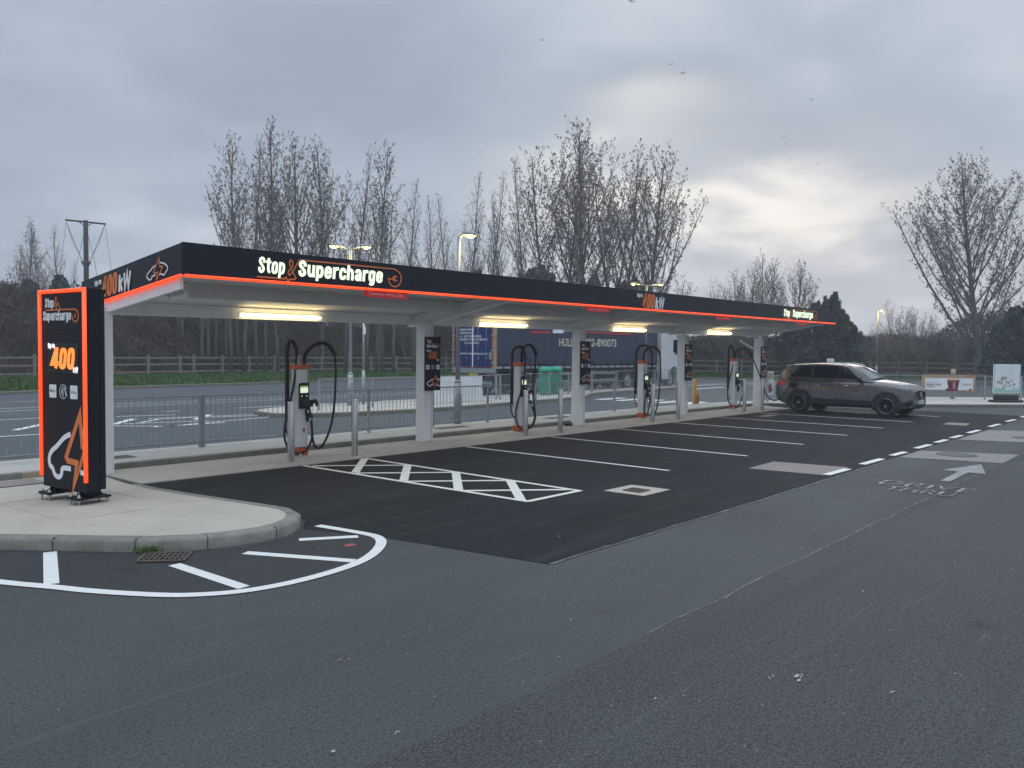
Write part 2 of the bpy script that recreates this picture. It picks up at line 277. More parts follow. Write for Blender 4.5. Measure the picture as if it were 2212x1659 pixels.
# ------------------------------------------------------------------ helpers
class MB:
    def __init__(s): s.V = []; s.F = []; s.S = []
    def add(s, vs, fs, smooth=False):
        o = len(s.V); s.V += [tuple(v) for v in vs]; s.F += [tuple(i+o for i in f) for f in fs]; s.S += [smooth]*len(fs); return s
    def box(s, x0, x1, y0, y1, z0, z1):
        return s.add([(x0, y0, z0), (x1, y0, z0), (x1, y1, z0), (x0, y1, z0), (x0, y0, z1), (x1, y0, z1), (x1, y1, z1), (x0, y1, z1)],
                     [(3, 2, 1, 0), (4, 5, 6, 7), (0, 1, 5, 4), (1, 2, 6, 5), (2, 3, 7, 6), (3, 0, 4, 7)])
    def beam(s, a, b, w, h, up=(0, 0, 1)):
        a, b = Vector(a), Vector(b); d = (b-a).normalized(); up = Vector(up); r = d.cross(up).normalized()*w/2; u = r.cross(d).normalized()*h/2
        vs = [a-r-u, a+r-u, a+r+u, a-r+u, b-r-u, b+r-u, b+r+u, b-r+u]
        return s.add(vs, [(0, 1, 2, 3), (7, 6, 5, 4), (0, 4, 5, 1), (1, 5, 6, 2), (2, 6, 7, 3), (3, 7, 4, 0)])
    def tube(s, pts, rad, n=8, caps=True, closed=False):
        pts = [Vector(p) for p in pts]; k = len(pts)
        rad = [rad]*k if isinstance(rad, (int, float)) else rad
        vs, fs = [], []; prev = None
        for i, p in enumerate(pts):
            a = pts[(i-1) % k] if (closed or i > 0) else p; b = pts[(i+1) % k] if (closed or i < k-1) else p
            d = (b-a); d = d.normalized() if d.length > 1e-9 else Vector((0, 0, 1))
            if prev is None:
                t = Vector((0, 0, 1)) if abs(d.z) < 0.9 else Vector((1, 0, 0)); u = d.cross(t).normalized()
            else:
                u = prev - d*prev.dot(d); u = u.normalized() if u.length > 1e-6 else d.orthogonal().normalized()
            prev = u; w = d.cross(u)
            for j in range(n):
                q = 2*PI*j/n; vs.append(p + (u*math.cos(q)+w*math.sin(q))*rad[i])
        m = k if closed else k-1
        for i in range(m):
            i2 = (i+1) % k
            for j in range(n): fs.append((i*n+j, i*n+(j+1) % n, i2*n+(j+1) % n, i2*n+j))
        s.add(vs, fs, n > 4)
        if caps and not closed:
            o = len(s.V)-len(vs); s.F += [tuple(o+j for j in reversed(range(n))), tuple(o+(k-1)*n+j for j in range(n))]; s.S += [False, False]
        return s
    def cyl(s, c, r, z0, z1, n=20, r1=None):
        return s.tube([(c[0], c[1], z0), (c[0], c[1], z1)], [r, r if r1 is None else r1], n)
    def lathe(s, c, prof, n=20):
        vs, fs = [], []
        for (r, z) in prof:
            for j in range(n): vs.append((c[0]+r*math.cos(2*PI*j/n), c[1]+r*math.sin(2*PI*j/n), z))
        for i in range(len(prof)-1):
            for j in range(n): fs.append((i*n+j, i*n+(j+1) % n, (i+1)*n+(j+1) % n, (i+1)*n+j))
        return s.add(vs, fs, True)
    def prism(s, poly, z0, z1):
        n = len(poly); vs = [(x, y, z0) for x, y in poly]+[(x, y, z1) for x, y in poly]
        fs = [tuple(reversed(range(n))), tuple(range(n, 2*n))]+[(i, (i+1) % n, n+(i+1) % n, n+i) for i in range(n)]
        return s.add(vs, fs)
    def flat(s, poly, z):
        return s.add([(x, y, z) for x, y in poly], [tuple(range(len(poly)))])
    def xform(s, f): s.V = [tuple(f(*v)) for v in s.V]; return s
    def build(s, name, mat, parent=None, bevel=0.0, seg=2, off=None):
        me = bpy.data.meshes.new(name)
        V = s.V if off is None else [(v[0]-off[0], v[1]-off[1], v[2]-off[2]) for v in s.V]
        me.from_pydata(V, [], s.F); me.update()
        me.polygons.foreach_set('use_smooth', s.S)
        o = bpy.data.objects.new(name, me); COL.objects.link(o); me.materials.append(mat)
        if parent is not None: o.parent = parent
        elif off is not None: o.location = off
        if bevel:
            b = o.modifiers.new('bevel', 'BEVEL'); b.width = bevel; b.segments = seg; b.limit_method = 'ANGLE'; b.angle_limit = math.radians(40)
            b.harden_normals = False
        return o
def tag(o, label, cat, group=None, kind=None):
    if label: o['label'] = label
    if cat: o['category'] = cat
    if group: o['group'] = group
    if kind: o['kind'] = kind
    return o
def thing(name, loc, label, cat, group=None, rz=0.0):
    o = bpy.data.objects.new(name, None); COL.objects.link(o); o.location = loc; o.rotation_euler = (0, 0, rz); o.empty_display_size = 0.3
    return tag(o, label, cat, group)
def structure(name, mb, mat, bevel=0.0):
    o = mb.build(name, mat, bevel=bevel); o['kind'] = 'structure'; return o
def copy_tree(o, loc, rz=None, label=None, scale=None, parent=None):
    c = o.copy(); COL.objects.link(c)
    if parent is None:
        c.location = loc
        if rz is not None: c.rotation_euler = (0, 0, rz)
        if scale: c.scale = scale
        if label: c['label'] = label
    else: c.parent = parent
    for ch in list(o.children): copy_tree(ch, None, parent=c)
    return c
# a flat drawing surface for signs: u to the reader's right, v up, n towards the reader
class Sheet:
    def __init__(s, o, u, v=(0, 0, 1)):
        s.o = Vector(o); s.u = Vector(u).normalized(); s.v = Vector(v).normalized(); s.n = s.u.cross(s.v)
    def P(s, a, b, d): return s.o + s.u*a + s.v*b + s.n*d
    def poly(s, mb, pts, d, t=0.003):
        n = len(pts); vs = [s.P(a, b, d-t) for a, b in pts]+[s.P(a, b, d) for a, b in pts]
        mb.add(vs, [tuple(reversed(range(n))), tuple(range(n, 2*n))]+[(i, (i+1) % n, n+(i+1) % n, n+i) for i in range(n)]); return mb
    def rect(s, mb, a0, a1, b0, b1, d, t=0.003): return s.poly(mb, [(a0, b0), (a1, b0), (a1, b1), (a0, b1)], d, t)
    def disc(s, mb, a, b, r, d, t=0.003, n=20): return s.poly(mb, [(a+r*math.cos(2*PI*i/n), b+r*math.sin(2*PI*i/n)) for i in range(n)], d, t)
    def ribbon(s, mb, pts, w, d, t=0.003, closed=False):
        pts = [Vector((p[0], p[1])) for p in pts]; k = len(pts); L, R = [], []
        for i, p in enumerate(pts):
            a = pts[(i-1) % k] if (closed or i > 0) else None; b = pts[(i+1) % k] if (closed or i < k-1) else None
            d1 = (p-a).normalized() if a is not None else None; d2 = (b-p).normalized() if b is not None else None
            if d1 is None: d1 = d2
            if d2 is None: d2 = d1
            n1 = Vector((-d1.y, d1.x)); n2 = Vector((-d2.y, d2.x)); m = n1+n2
            m = m.normalized() if m.length > 1e-6 else n1
            q = w/2/max(0.35, m.dot(n1)); L.append(p+m*q); R.append(p-m*q)
        vs = [s.P(q.x, q.y, d) for q in L]+[s.P(q.x, q.y, d) for q in R]+[s.P(q.x, q.y, d-t) for q in L]+[s.P(q.x, q.y, d-t) for q in R]
        fs = []; m = k if closed else k-1
        for i in range(m):
            j = (i+1) % k
            fs += [(i, k+i, k+j, j), (2*k+i, i, j, 2*k+j), (k+i, 3*k+i, 3*k+j, k+j)]
        if not closed: fs += [(0, 2*k, 3*k, k), (k-1, 2*k-1, 4*k-1, 3*k-1)]
        mb.add(vs, fs); return mb
def chaikin(pts, it=2, closed=False):
    for _ in range(it):
        q = []; n = len(pts)
        rng = range(n if closed else n-1)
        if not closed: q.append(pts[0])
        for i in rng:
            a, b = pts[i], pts[(i+1) % n]
            q.append((a[0]*.75+b[0]*.25, a[1]*.75+b[1]*.25)); q.append((a[0]*.25+b[0]*.75, a[1]*.25+b[1]*.75))
        if not closed: q.append(pts[-1])
        pts = q
    return pts
# condensed heavy letters as strokes: (advance, [(points, closed, smooth)])
l_, r_, B_, X_, T_ = .085, .335, .085, .70, .915
def loop(x0, y0, x1, y1): c = .07; return [(x0, y0+c), (x0, y1-c), (x0+c, y1), (x1-c, y1), (x1, y1-c), (x1, y0+c), (x1-c, y0), (x0+c, y0)]
GL = {
 'S': (.44, [([(r_, .64), (r_, .84), (.21, T_+.03), (l_, .84), (l_, .66), (r_, .36), (r_, .16), (.21, B_-.03), (l_, .16), (l_, .36)], 0, 1)]),
 't': (.34, [([(.16, .96), (.16, .16), (.30, .075)], 0, 1), ([(0, .72), (.32, .72)], 0, 0)]),
 'o': (.44, [(loop(l_, B_, r_, X_), 1, 1)]),
 'p': (.44, [([(l_, .78), (l_, -.22)], 0, 0), ([(l_, .60), (.20, X_+.01), (r_, .62), (r_, .16), (.20, B_-.02), (l_, .18)], 0, 1)]),
 'u': (.44, [([(l_, .78), (l_, .18), (.20, B_-.02), (r_, .2)], 0, 1), ([(r_, .78), (r_, 0)], 0, 0)]),
 'e': (.44, [([(r_, .26), (r_, .14), (.21, B_-.02), (l_, .14), (l_, .62), (.21, X_+.02), (r_, .62), (r_, .40), (l_+.05, .40)], 0, 0.5)]),
 'r': (.34, [([(l_, .78), (l_, 0)], 0, 0), ([(l_, .56), (.18, .69), (.33, .70)], 0, 1)]),
 'c': (.42, [([(r_, .47), (r_, .62), (.21, X_+.02), (l_, .62), (l_, .14), (.21, B_-.02), (r_, .14), (r_, .30)], 0, 1)]),
 'h': (.44, [([(l_, 1.0), (l_, 0)], 0, 0), ([(l_, .58), (.20, X_+.01), (r_, .62), (r_, 0)], 0, 1)]),
 'a': (.44, [([(l_, .52), (l_, .64), (.21, X_+.02), (r_, .62), (r_, 0)], 0, 1), ([(r_, .42), (.19, .38), (l_, .28), (l_, .14), (.17, B_-.02), (r_, .17)], 0, 1)]),
 'g': (.44, [(loop(l_, B_+.02, r_, X_), 1, 1), ([(r_, .76), (r_, -.08), (.21, -.17), (l_, -.10)], 0, 1)]),
 'U': (.44, [([(l_, 1), (l_, .16), (.21, B_-.02), (r_, .16), (r_, 1)], 0, 1)]),
 '4': (.46, [([(.30, 0), (.30, .93), (.24, .93), (.05, .25), (.44, .25)], 0, 0)]),
 '0': (.44, [(loop(l_, B_, r_, T_), 1, 1)]),
 'k': (.42, [([(l_, 1), (l_, 0)], 0, 0), ([(l_+.03, .30), (r_, .74)], 0, 0), ([(.18, .42), (r_+.02, 0)], 0, 0)]),
 'W': (.66, [([(.06, 1), (.16, .08), (.31, .9), (.46, .08), (.58, 1)], 0, 0)]),
 ' ': (.2, []),
}
def strokes(sh, mb, text, a0, b0, width, height, d, heavy=.145, slant=0.10, t=0.004, gap=.02):
    tot = sum(GL[c][0]+gap for c in text)-gap; sx = width/tot; x = 0
    k = 0
    for c in text:
        adv, st = GL[c]
        for pts, cl, sm in st:
            if sm == 1: pts = chaikin(pts, 2, bool(cl))
            elif sm == .5: pts = chaikin(pts[:7], 2)+pts[7:]
            q = [((x+p[0])*sx/1.0, p[1]*height) for p in pts]
            # uniform-looking weight in both axes: ribbon drawn in the scaled plane
            q = [(a0+u+v*slant, b0+v) for u, v in q]
            sh.ribbon(mb, q, heavy*sx, d+0.0007*(k % 5), t, bool(cl)); k += 1
        x += adv+gap
    return mb
_tc = {}
def font_geo(s, bold):
    key = (s, bold)
    if key in _tc: return _tc[key]
    cu = bpy.data.curves.new('t', 'FONT'); cu.body = s; cu.size = 1.0; cu.offset = bold; cu.resolution_u = 3
    o = bpy.data.objects.new('t', cu); COL.objects.link(o); bpy.context.view_layer.update()
    me = bpy.data.meshes.new_from_object(o.evaluated_get(bpy.context.evaluated_depsgraph_get()))
    V = [(v.co.x, v.co.y) for v in me.vertices]; F = [tuple(p.vertices) for p in me.polygons]
    bpy.data.objects.remove(o); bpy.data.curves.remove(cu); bpy.data.meshes.remove(me)
    xs = [v[0] for v in V]; ys = [v[1] for v in V]
    _tc[key] = (V, F, min(xs), max(xs), min(ys), max(ys)); return _tc[key]
def label_text(sh, mb, s, a0, a1, b0, b1, d, bold=0.012, slant=0.0):
    V, F, x0, x1, y0, y1 = font_geo(s, bold)
    q = []
    for x, y in V:
        v = (y-y0)/(y1-y0)*(b1-b0); q.append(sh.P(a0+(x-x0)/(x1-x0)*(a1-a0)+v*slant, b0+v, d))
    mb.add(q, F); return mb
def npmesh(name, V, mat, parent=None, k=4):
    V = np.asarray(V, dtype=np.float32).reshape(-1, 3); n = len(V)//k
    me = bpy.data.meshes.new(name); me.vertices.add(len(V)); me.vertices.foreach_set('co', V.ravel())
    me.loops.add(n*k); me.loops.foreach_set('vertex_index', np.arange(n*k, dtype=np.int32))
    me.polygons.add(n); me.polygons.foreach_set('loop_start', np.arange(0, n*k, k, dtype=np.int32)); me.polygons.foreach_set('loop_total', np.full(n, k, dtype=np.int32))
    me.update(); me.materials.append(mat)
    o = bpy.data.objects.new(name, me); COL.objects.link(o)
    if parent is not None: o.parent = parent
    return o
RS = np.random.RandomState(7)
def leafquads(C, size, elong=1.6, up=0.0, rs=RS):
    n = len(C); a = rs.normal(size=(n, 3)); a[:, 2] += up; a /= np.linalg.norm(a, axis=1)[:, None]
    b = rs.normal(size=(n, 3)); b -= a*(a*b).sum(1)[:, None]; b /= np.linalg.norm(b, axis=1)[:, None]
    s = size*(0.6+0.8*rs.rand(n))[:, None] if np.isscalar(size) else size[:, None]
    a = a*s*elong*.5; b = b*s*.5
    return np.stack([C-a, C+b*0.9, C+a, C-b*0.9], 1)
# ------------------------------------------------------------------ ground and road surfaces
structure('ground', MB().flat([(-119, -59), (199, -59), (199, 199), (-119, 199)], -0.16), M_GRASS)
EDGE_Y = 11.22
def rough_line(x0, x1, y, n, amp, seed):
    r = random.Random(seed); return [(x0+(x1-x0)*i/n, y+r.uniform(-amp, amp)*.45+0.25*amp*math.sin(i*.31)+0.3*amp*math.sin(i*1.1)) for i in range(n+1)]
seam = rough_line(-40, 60, 2.82, 260, 0.035, 3)
structure('car_park_tarmac', MB().flat([(-40, 2.79)]+[(p[0], p[1]) for p in seam]+[(60, 9), (60, 13.3), (-40, 13.3)], 0.0), M_OLD)
structure('access_road_tarmac', MB().flat([(-40, -30), (60, -30)]+[(p[0], p[1]) for p in reversed(seam)], 0.0), M_OLD2)
def strip(mb, line, w, z):
    for i in range(len(line)-1):
        (x0, y0), (x1, y1) = line[i], line[i+1]; d = Vector((x1-x0, y1-y0)).normalized(); nx, ny = -d.y*w/2, d.x*w/2
        mb.add([(x0-nx, y0-ny, z), (x1-nx, y1-ny, z), (x1+nx, y1+ny, z), (x0+nx, y0+ny, z)], [(0, 1, 2, 3)])
    return mb
def smoothstrip(mb, line, w, z):
    k = len(line); L, R = [], []
    for i, p in enumerate(line):
        a = Vector(line[max(0, i-1)]); b = Vector(line[min(k-1, i+1)]); d = (b-a).normalized(); n = Vector((-d.y, d.x))*w/2
        L.append((p[0]+n.x, p[1]+n.y, z)); R.append((p[0]-n.x, p[1]-n.y, z))
    mb.add(L+R, [(k+i, k+i+1, i+1, i) for i in range(k-1)]); return mb
structure('tarmac_seam', smoothstrip(MB(), [(x, y+0.02) for x, y in seam if 4.5 < x < 20], 0.014, 0.003), M_EDGE)
new_edge = rough_line(5.58, 30.5, 4.42, 90, 0.022, 5)
new_poly = new_edge+[(30.6, 8.5), (28.9, 12.0), (28.4, 12.7), (27.9, EDGE_Y+.1)]+[(9.0, EDGE_Y), (4.98, EDGE_Y-.06), (5.14, 9.4), (5.26, 8.2), (5.17, 7.55), (4.9, 7.2), (5.25, 6.24)]
structure('parking_bay_tarmac', MB().flat(new_poly, 0.004), M_NEW)
structure('bay_tarmac_joint', smoothstrip(MB(), [(x, y-0.015) for x, y in new_edge], 0.03, 0.0065), M_EDGE)
# darker strip between the island kerb and the curved white line
curve_in = [(1.55, 8.3), (2.11, 7.2), (2.5, 6.45), (2.84, 5.93), (3.27, 5.62), (3.89, 5.55), (4.56, 5.70), (5.07, 6.08), (5.24, 6.5), (4.9, 7.2), (4.6, 6.98), (4.03, 6.95), (3.4, 7.3), (2.69, 8.2), (2.2, 9.0)]
structure('patched_tarmac_strip', MB().flat(curve_in, 0.003), M_DARKISH)
# ------------------------------------------------------------------ white markings
mk = MB(); line = chaikin([(1.2, 9.4), (2.11, 7.27), (2.34, 6.86), (2.51, 6.49), (2.84, 5.98), (3.04, 5.80), (3.27, 5.66), (3.55, 5.59), (3.89, 5.58), (4.27, 5.63), (4.56, 5.73), (4.82, 5.89), (5.07, 6.11), (5.20, 6.31), (5.22, 6.50), (5.10, 7.22)], 2)
smoothstrip(mk, line, 0.105, 0.008); structure('curved_edge_marking', mk, M_PAINT)
mk = MB()
for a, b in [((2.74, 8.04), (2.37, 6.93)), ((3.31, 6.80), (3.36, 5.74)), ((3.95, 6.73), (4.46, 5.76)), ((4.59, 6.81), (5.08, 6.50))]: smoothstrip(mk, [a, b], 0.11, 0.0065)
structure('edge_hatch_marking', mk, M_PAINT)
mk = MB()
for i in range(7):
    x = 11.43+2.713*i if i < 6 else 27.95; y0 = 6.52 if i else 6.60
    smoothstrip(mk, [(x, EDGE_Y-.02), (x, y0)], 0.085, 0.008)
structure('bay_line_marking', mk, M_PAINT)
mk = MB(); hl, hr, hb = 7.67, 8.88, 6.48
smoothstrip(mk, [(7.62, EDGE_Y-.03), (7.76, hb)], 0.09, 0.008); smoothstrip(mk, [(8.90, EDGE_Y-.03), (8.86, hb)], 0.09, 0.008); smoothstrip(mk, [(7.74, hb+.02), (8.88, hb+.02)], 0.09, 0.0095)
for k in range(4):
    y0 = EDGE_Y-0.06-k*1.13
    smoothstrip(mk, [(8.86, y0), (7.75, y0-1.17)], 0.13, 0.0065)
for k in range(4):
    y0 = EDGE_Y-0.15-k*1.13
    smoothstrip(mk, [(7.72, y0), (8.86, y0-1.02)], 0.10, 0.0055)
structure('hatched_walkway_marking', mk, M_PAINTY)
mk = MB()
for a, b in [(12.8, 13.75), (14.5, 15.56), (16.21, 17.02), (17.86, 18.85), (19.40, 20.27), (20.76, 21.67), (22.45, 23.6), (24.94, 26.2), (27.34, 28.5), (29.7, 30.9)]:
    smoothstrip(mk, [(a, 4.58), (b, 4.56)], 0.13, 0.0095)
structure('dashed_lane_marking', mk, M_PAINT)
mk = MB(); ax = 13.45
mk.add([(ax, 3.10, .008), (ax, 2.97, .008), (14.75, 2.99, .008), (14.75, 2.74, .008), (16.05, 3.05, .008), (14.75, 3.38, .008), (14.75, 3.13, .008)], [(0, 1, 2, 6), (3, 4, 5)])
structure('arrow_marking', mk, M_PAINTW)
mk = MB()
ds = Sheet((0, 0, 0.0075), (0, -1, 0), (1, 0, 0))
for s, x0, x1 in (('DRIVE', 12.52, 12.95), ('THRU', 11.98, 12.4)):
    label_text(ds, mk, s, -3.72 if s == 'DRIVE' else -3.52, -2.50 if s == 'DRIVE' else -2.62, x0, x1, 0.0005, bold=0.0)
structure('drive_thru_marking', mk, M_PAINTX)
mk = MB().flat([(4.80+.06*math.cos(t), 6.27+.05*math.sin(t*1.0)+.012*math.sin(3*t)) for t in np.linspace(0, 2*PI, 14)[:-1]], 0.0055)
structure('red_spray_mark', mk, M_RED)
structure('concrete_drain_surround', MB().flat([(9.10, 6.27), (9.80, 6.27), (9.83, 5.65), (9.13, 5.65)], 0.0075), M_CONC)
structure('concrete_patch', MB().flat([(12.6, 5.8), (13.75, 5.84), (13.95, 4.62), (12.75, 4.60)], 0.0068).flat([(16.04, 4.40), (17.5, 4.40), (18.2, 2.81), (16.5, 2.80)], 0.0068)
          .flat([(20.5, 4.38), (23.8, 4.38), (24.6, 2.9), (21.0, 2.9)], 0.0068).flat([(24.81, 5.70), (25.66, 5.75), (25.72, 5.2), (24.85, 5.12)], 0.0068).flat([(23.6, 10.6), (24.6, 10.6), (24.6, 10.3), (23.6, 10.3)], 0.0068), M_PATCH)
def round_cover(x, y, r, label):
    mb = MB().cyl((0, 0), r, 0.0, 0.004, 28); root = thing('manhole_cover', (x, y, 0.0072), label, 'manhole cover', 'round manhole covers')
    mb.build('lid', M_MAN, root)
    MB().lathe((0, 0), [(r-.03, .0045), (r-.03, .007), (r-.01, .007), (r-.01, .0045)], 28).build('rim', M_IRON, root)
round_cover(17.25, 3.7, 0.36, 'dark round manhole cover in the concrete patch just beyond the white arrow')
round_cover(22.1, 3.25, 0.33, 'dark round manhole cover, nearer of two in the far concrete patch at the right edge')
round_cover(23.3, 3.15, 0.33, 'dark round manhole cover, farther of two in the far concrete patch at the right edge')
def grate(name, poly4, label, z=0.009, n=7):
    (a, b, c, d) = [Vector((*p, 0)) for p in poly4]; ctr = (a+b+c+d)/4
    root = thing(name, (ctr.x, ctr.y, z), label, 'drain cover')
    a, b, c, d = [p-ctr for p in (a, b, c, d)]
    MB().flat([(p.x, p.y) for p in (a, b, c, d)], -0.002).build('pit', M_CRACK, root)
    fr = MB()
    for p, q in ((a, b), (b, c), (c, d), (d, a)): fr.beam((p.x, p.y, .004), (q.x, q.y, .004), 0.03, 0.012)
    fr.build('frame', M_IRON, root)
    br = MB()
    for i in range(1, n):
        p = a.lerp(b, i/n); q = d.lerp(c, i/n); br.beam((p.x, p.y, .004), (q.x, q.y, .004), 0.016, 0.008)
    for t in (.33, .66):
        p = a.lerp(d, t); q = b.lerp(c, t); br.beam((p.x, p.y, .0055), (q.x, q.y, .0055), 0.016, 0.009)
    br.build('bars', M_IRON, root)
grate('drain_grate', [(3.30, 7.33), (3.62, 7.09), (3.41, 6.84), (3.12, 7.10)], 'rusty iron gully grate in the tarmac against the near kerb', n=9)
grate('drain_cover', [(9.30, 6.08), (9.55, 6.08), (9.55, 5.82), (9.30, 5.82)], 'small rusty drain cover in a pale concrete square among the bays')
# ------------------------------------------------------------------ concrete platform, island and kerbs
front_top = [(-2.0, 12.6), (0.6, 10.4), (1.6, 9.35), (2.46, 8.50), (2.69, 8.23), (2.9, 7.96), (3.19, 7.62), (3.4, 7.40), (3.69, 7.19), (4.03, 7.07), (4.34, 7.03), (4.6, 7.08), (4.85, 7.24), (5.05, 7.50), (5.14, 7.80), (5.14, 8.20), (5.08, 9.0), (5.02, 9.8), (4.98, 10.6), (4.96, EDGE_Y)]
front_z = [.12]*13+[.12, .115, .10, .075, .05, .028, .016]
kerb_w = 0.13
def offset(line, d):
    out = []
    for i, p in enumerate(line):
        a = Vector(line[max(0, i-1)]); b = Vector(line[min(len(line)-1, i+1)]); t = (b-a).normalized(); out.append((p[0]-t.y*d, p[1]+t.x*d))
    return out
inner = offset(front_top, kerb_w); outer_base = offset(front_top, -0.025)
# kerb stones, each a block of its own within the kerb run
kb = MB(); r = random.Random(2)
def resample(line, zs, step):
    P = [Vector((p[0], p[1], z)) for p, z in zip(line, zs)]; out = []; acc = 0; out.append(P[0]); 
    for i in range(len(P)-1):
        L = (P[i+1]-P[i]).length; n = max(1, int(L/step))
        for k in range(1, n+1): out.append(P[i].lerp(P[i+1], k/n))
    return out
ft = resample(front_top, front_z, 0.12); fl = [(p.x, p.y) for p in ft]; fz = [p.z for p in ft]
i_ = offset(fl, kerb_w); o_ = offset(fl, -0.025); c1 = offset(fl, 0.02)
n = len(fl); vs = []
for k in range(n): vs += [(*o_[k], -0.05), (*o_[k], max(0.002, fz[k]-0.03)), (*fl[k], max(0.006, fz[k]-0.012)), (*c1[k], fz[k]), (*i_[k], fz[k])]
fs = []
for k in range(n-1):
    for j in range(4): fs.append((k*5+j, (k+1)*5+j, (k+1)*5+j+1, k*5+j+1))
kb.add([(v[0], v[1], v[2]) for v in vs], fs, True)
structure('island_kerb', kb, M_KERB)
jt = MB()
acc = 0; last = 0
for k in range(1, n-1):
    acc += (ft[k]-ft[k-1]).length
    if acc-last > 0.62 and fz[k] > 0.06:
        last = acc; a = Vector((*o_[k], 0)); b = Vector((*i_[k], 0)); t = (b-a).normalized()
        a2 = a-t*0.0015; jt.beam((a2.x, a2.y, -0.02), (a2.x, a2.y, fz[k]-0.02), 0.007, 0.004, up=(t.x, t.y, 0))
        jt.beam((a.x, a.y, fz[k]-0.004), (b.x, b.y, fz[k]-0.002), 0.006, 0.008)
structure('island_kerb_joints', jt, M_CRACK)
sf = MB(); K = 10
def backpt(i, n): 
    t = i/(n-1); return (-2.0+t*(6.96+0.0), 12.78)
vs = []
for k in range(n):
    bx, by = backpt(k, n)
    for j in range(K+1):
        t = j/K; x = i_[k][0]*(1-t)+bx*t; y = i_[k][1]*(1-t)+by*t; z = fz[k]*(1-t)**1.3*1.0+0.016*(1-(1-t)**1.3)
        vs.append((x, y, min(z, fz[k])-0.002*(t < .01)))
fs = [(k*(K+1)+j, (k+1)*(K+1)+j, (k+1)*(K+1)+j+1, k*(K+1)+j+1) for k in range(n-1) for j in range(K)]
sf.add(vs, fs, True); structure('island_paving', sf, M_CONC)
structure('charging_platform', MB().prism([(5.0, EDGE_Y), (27.9, EDGE_Y+.06), (28.6, 12.5), (28.7, 12.78), (4.97, 12.78)], -0.02, 0.014), M_CONC)
# pale square of newer concrete that the totem stands on
pd = MB(); q = [(3.12, 10.75), (3.22, 9.05), (4.42, 9.05), (4.36, 10.75)]
for i in range(4):
    a, b = q[i], q[(i+1) % 4]; zz = lambda p: 0.016+0.104*(max(0, (12.78-p[1])/(12.78-7.1)))**1.3+0.004
    pd.beam((a[0], a[1], zz(a)), (b[0], b[1], zz(b)), 0.025, 0.006)
structure('new_concrete_outline', pd, M_CONC2)
KY = 12.78
structure('footpath', MB().prism([(-40, KY+.125), (28.45, KY+.125), (29.0, 12.2), (32.7, 8.35), (35.7, 5.65), (42, 0.2), (48, -5), (52, -3), (43.2, 5.2), (38.6, 10.2), (36.6, 11.6), (33.2, 12.6), (29.9, 13.6), (27.4, 14.1), (24, 14.30), (-40, 14.30)], 0.0, 0.10), M_CONC2)
def kerb_run(name, line, h, w=0.125, stone=0.915, mat=M_KERB, joints=True, tan=()):
    mb = MB(); jb = MB(); L = [Vector((*p, 0)) for p in line]
    for i in range(len(L)-1):
        d = L[i+1]-L[i]; nst = max(1, round(d.length/stone)); u = d.normalized(); nn_ = Vector((-u.y, u.x, 0))
        for k in range(nst):
            a = L[i]+d*(k/nst)+u*0.003; b = L[i]+d*((k+1)/nst)-u*0.003; c = 0.012
            prof = [(0.0, -.05), (0.0, h-c), (c, h), (w, h), (w, -.05)]
            vs = [(a.x+nn_.x*p, a.y+nn_.y*p, z) for p, z in prof]+[(b.x+nn_.x*p, b.y+nn_.y*p, z) for p, z in prof]
            mb.add(vs, [(j, (j+1) % 5, 5+(j+1) % 5, 5+j) for j in range(5)]+[(0, 1, 2, 3, 4), (9, 8, 7, 6, 5)])
    return structure(name, mb, mat)
kerb_run('footpath_kerb', [(-40, KY), (4.0, KY)], 0.105)
kerb_run('footpath_kerb', [(4.0, KY), (5.25, KY)], 0.105, mat=M_KERBT)
kerb_run('footpath_kerb', [(5.25, KY), (28.4, KY)], 0.105)
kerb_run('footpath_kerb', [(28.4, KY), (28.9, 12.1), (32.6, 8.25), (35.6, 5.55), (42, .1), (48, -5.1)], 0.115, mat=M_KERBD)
kerb_run('road_kerb', [(47, -3), (43.1, 5.3), (38.5, 10.3), (36.5, 11.7), (33.1, 12.75), (29.9, 13.75), (27.4, 14.22), (24, 14.42), (-40, 14.42)][::-1][::-1], 0.09, mat=M_CONC2)
# openings with inspection covers in the footpath
structure('brown_footpath_patch', MB().flat([(5.0, 13.75), (5.9, 13.75), (5.9, 13.35), (5.0, 13.35)], 0.104).flat([(12.9, 13.75), (13.9, 13.75), (13.9, 13.45), (12.9, 13.45)], 0.104).flat([(17.1, 13.85), (18.1, 13.85), (18.1, 13.55), (17.1, 13.55)], 0.104), M_IRON)
structure('island_cover_patch', MB().flat([(2.9, 12.55), (4.1, 12.6), (4.1, 12.1), (2.9, 12.05)], 0.034), M_PATCH)
structure('road', MB().flat([(-80, 13.2), (80, 13.2), (90, 60), (-80, 60)], -0.03).flat([(28.4, -30), (120, -30), (120, 13.19), (28.4, 13.19)], -0.034), M_ROAD)
rm = MB()
def rline(a, b, w=0.12): smoothstrip(rm, [a, b], w, -0.022)
for x in range(-6, 24, 6): rline((x-1.9, 15.9), (x+4.0, 15.85), .10)
for x in np.arange(-8, 12, 3.4): rline((x, 19.6), (x+1.9, 19.55), .14)
for x in np.arange(-10, 60, 6.0): rline((x, 24.2), (x+3.6, 24.2), .14)
rline((-10, 27.4), (30, 27.3)); rline((-10, 28.6), (30, 28.5)); rline((30, 27.3), (55, 22)); rline((31, 28.5), (57, 22.8))
rline((8.4, 20.6), (9.35, 19.55)); rline((9.35, 19.55), (12.9, 20.4)); rline((9.3, 20.95), (10.3, 21.8)); rline((10.2, 21.8), (12.9, 21.0)); rline((8.9, 20.9), (10.9, 20.3)); rline((10.0, 22.0), (13.2, 21.4))
rline((7.0, 24.1), (12, 24.25)); rline((9.7, 23.3), (11.2, 22.8))
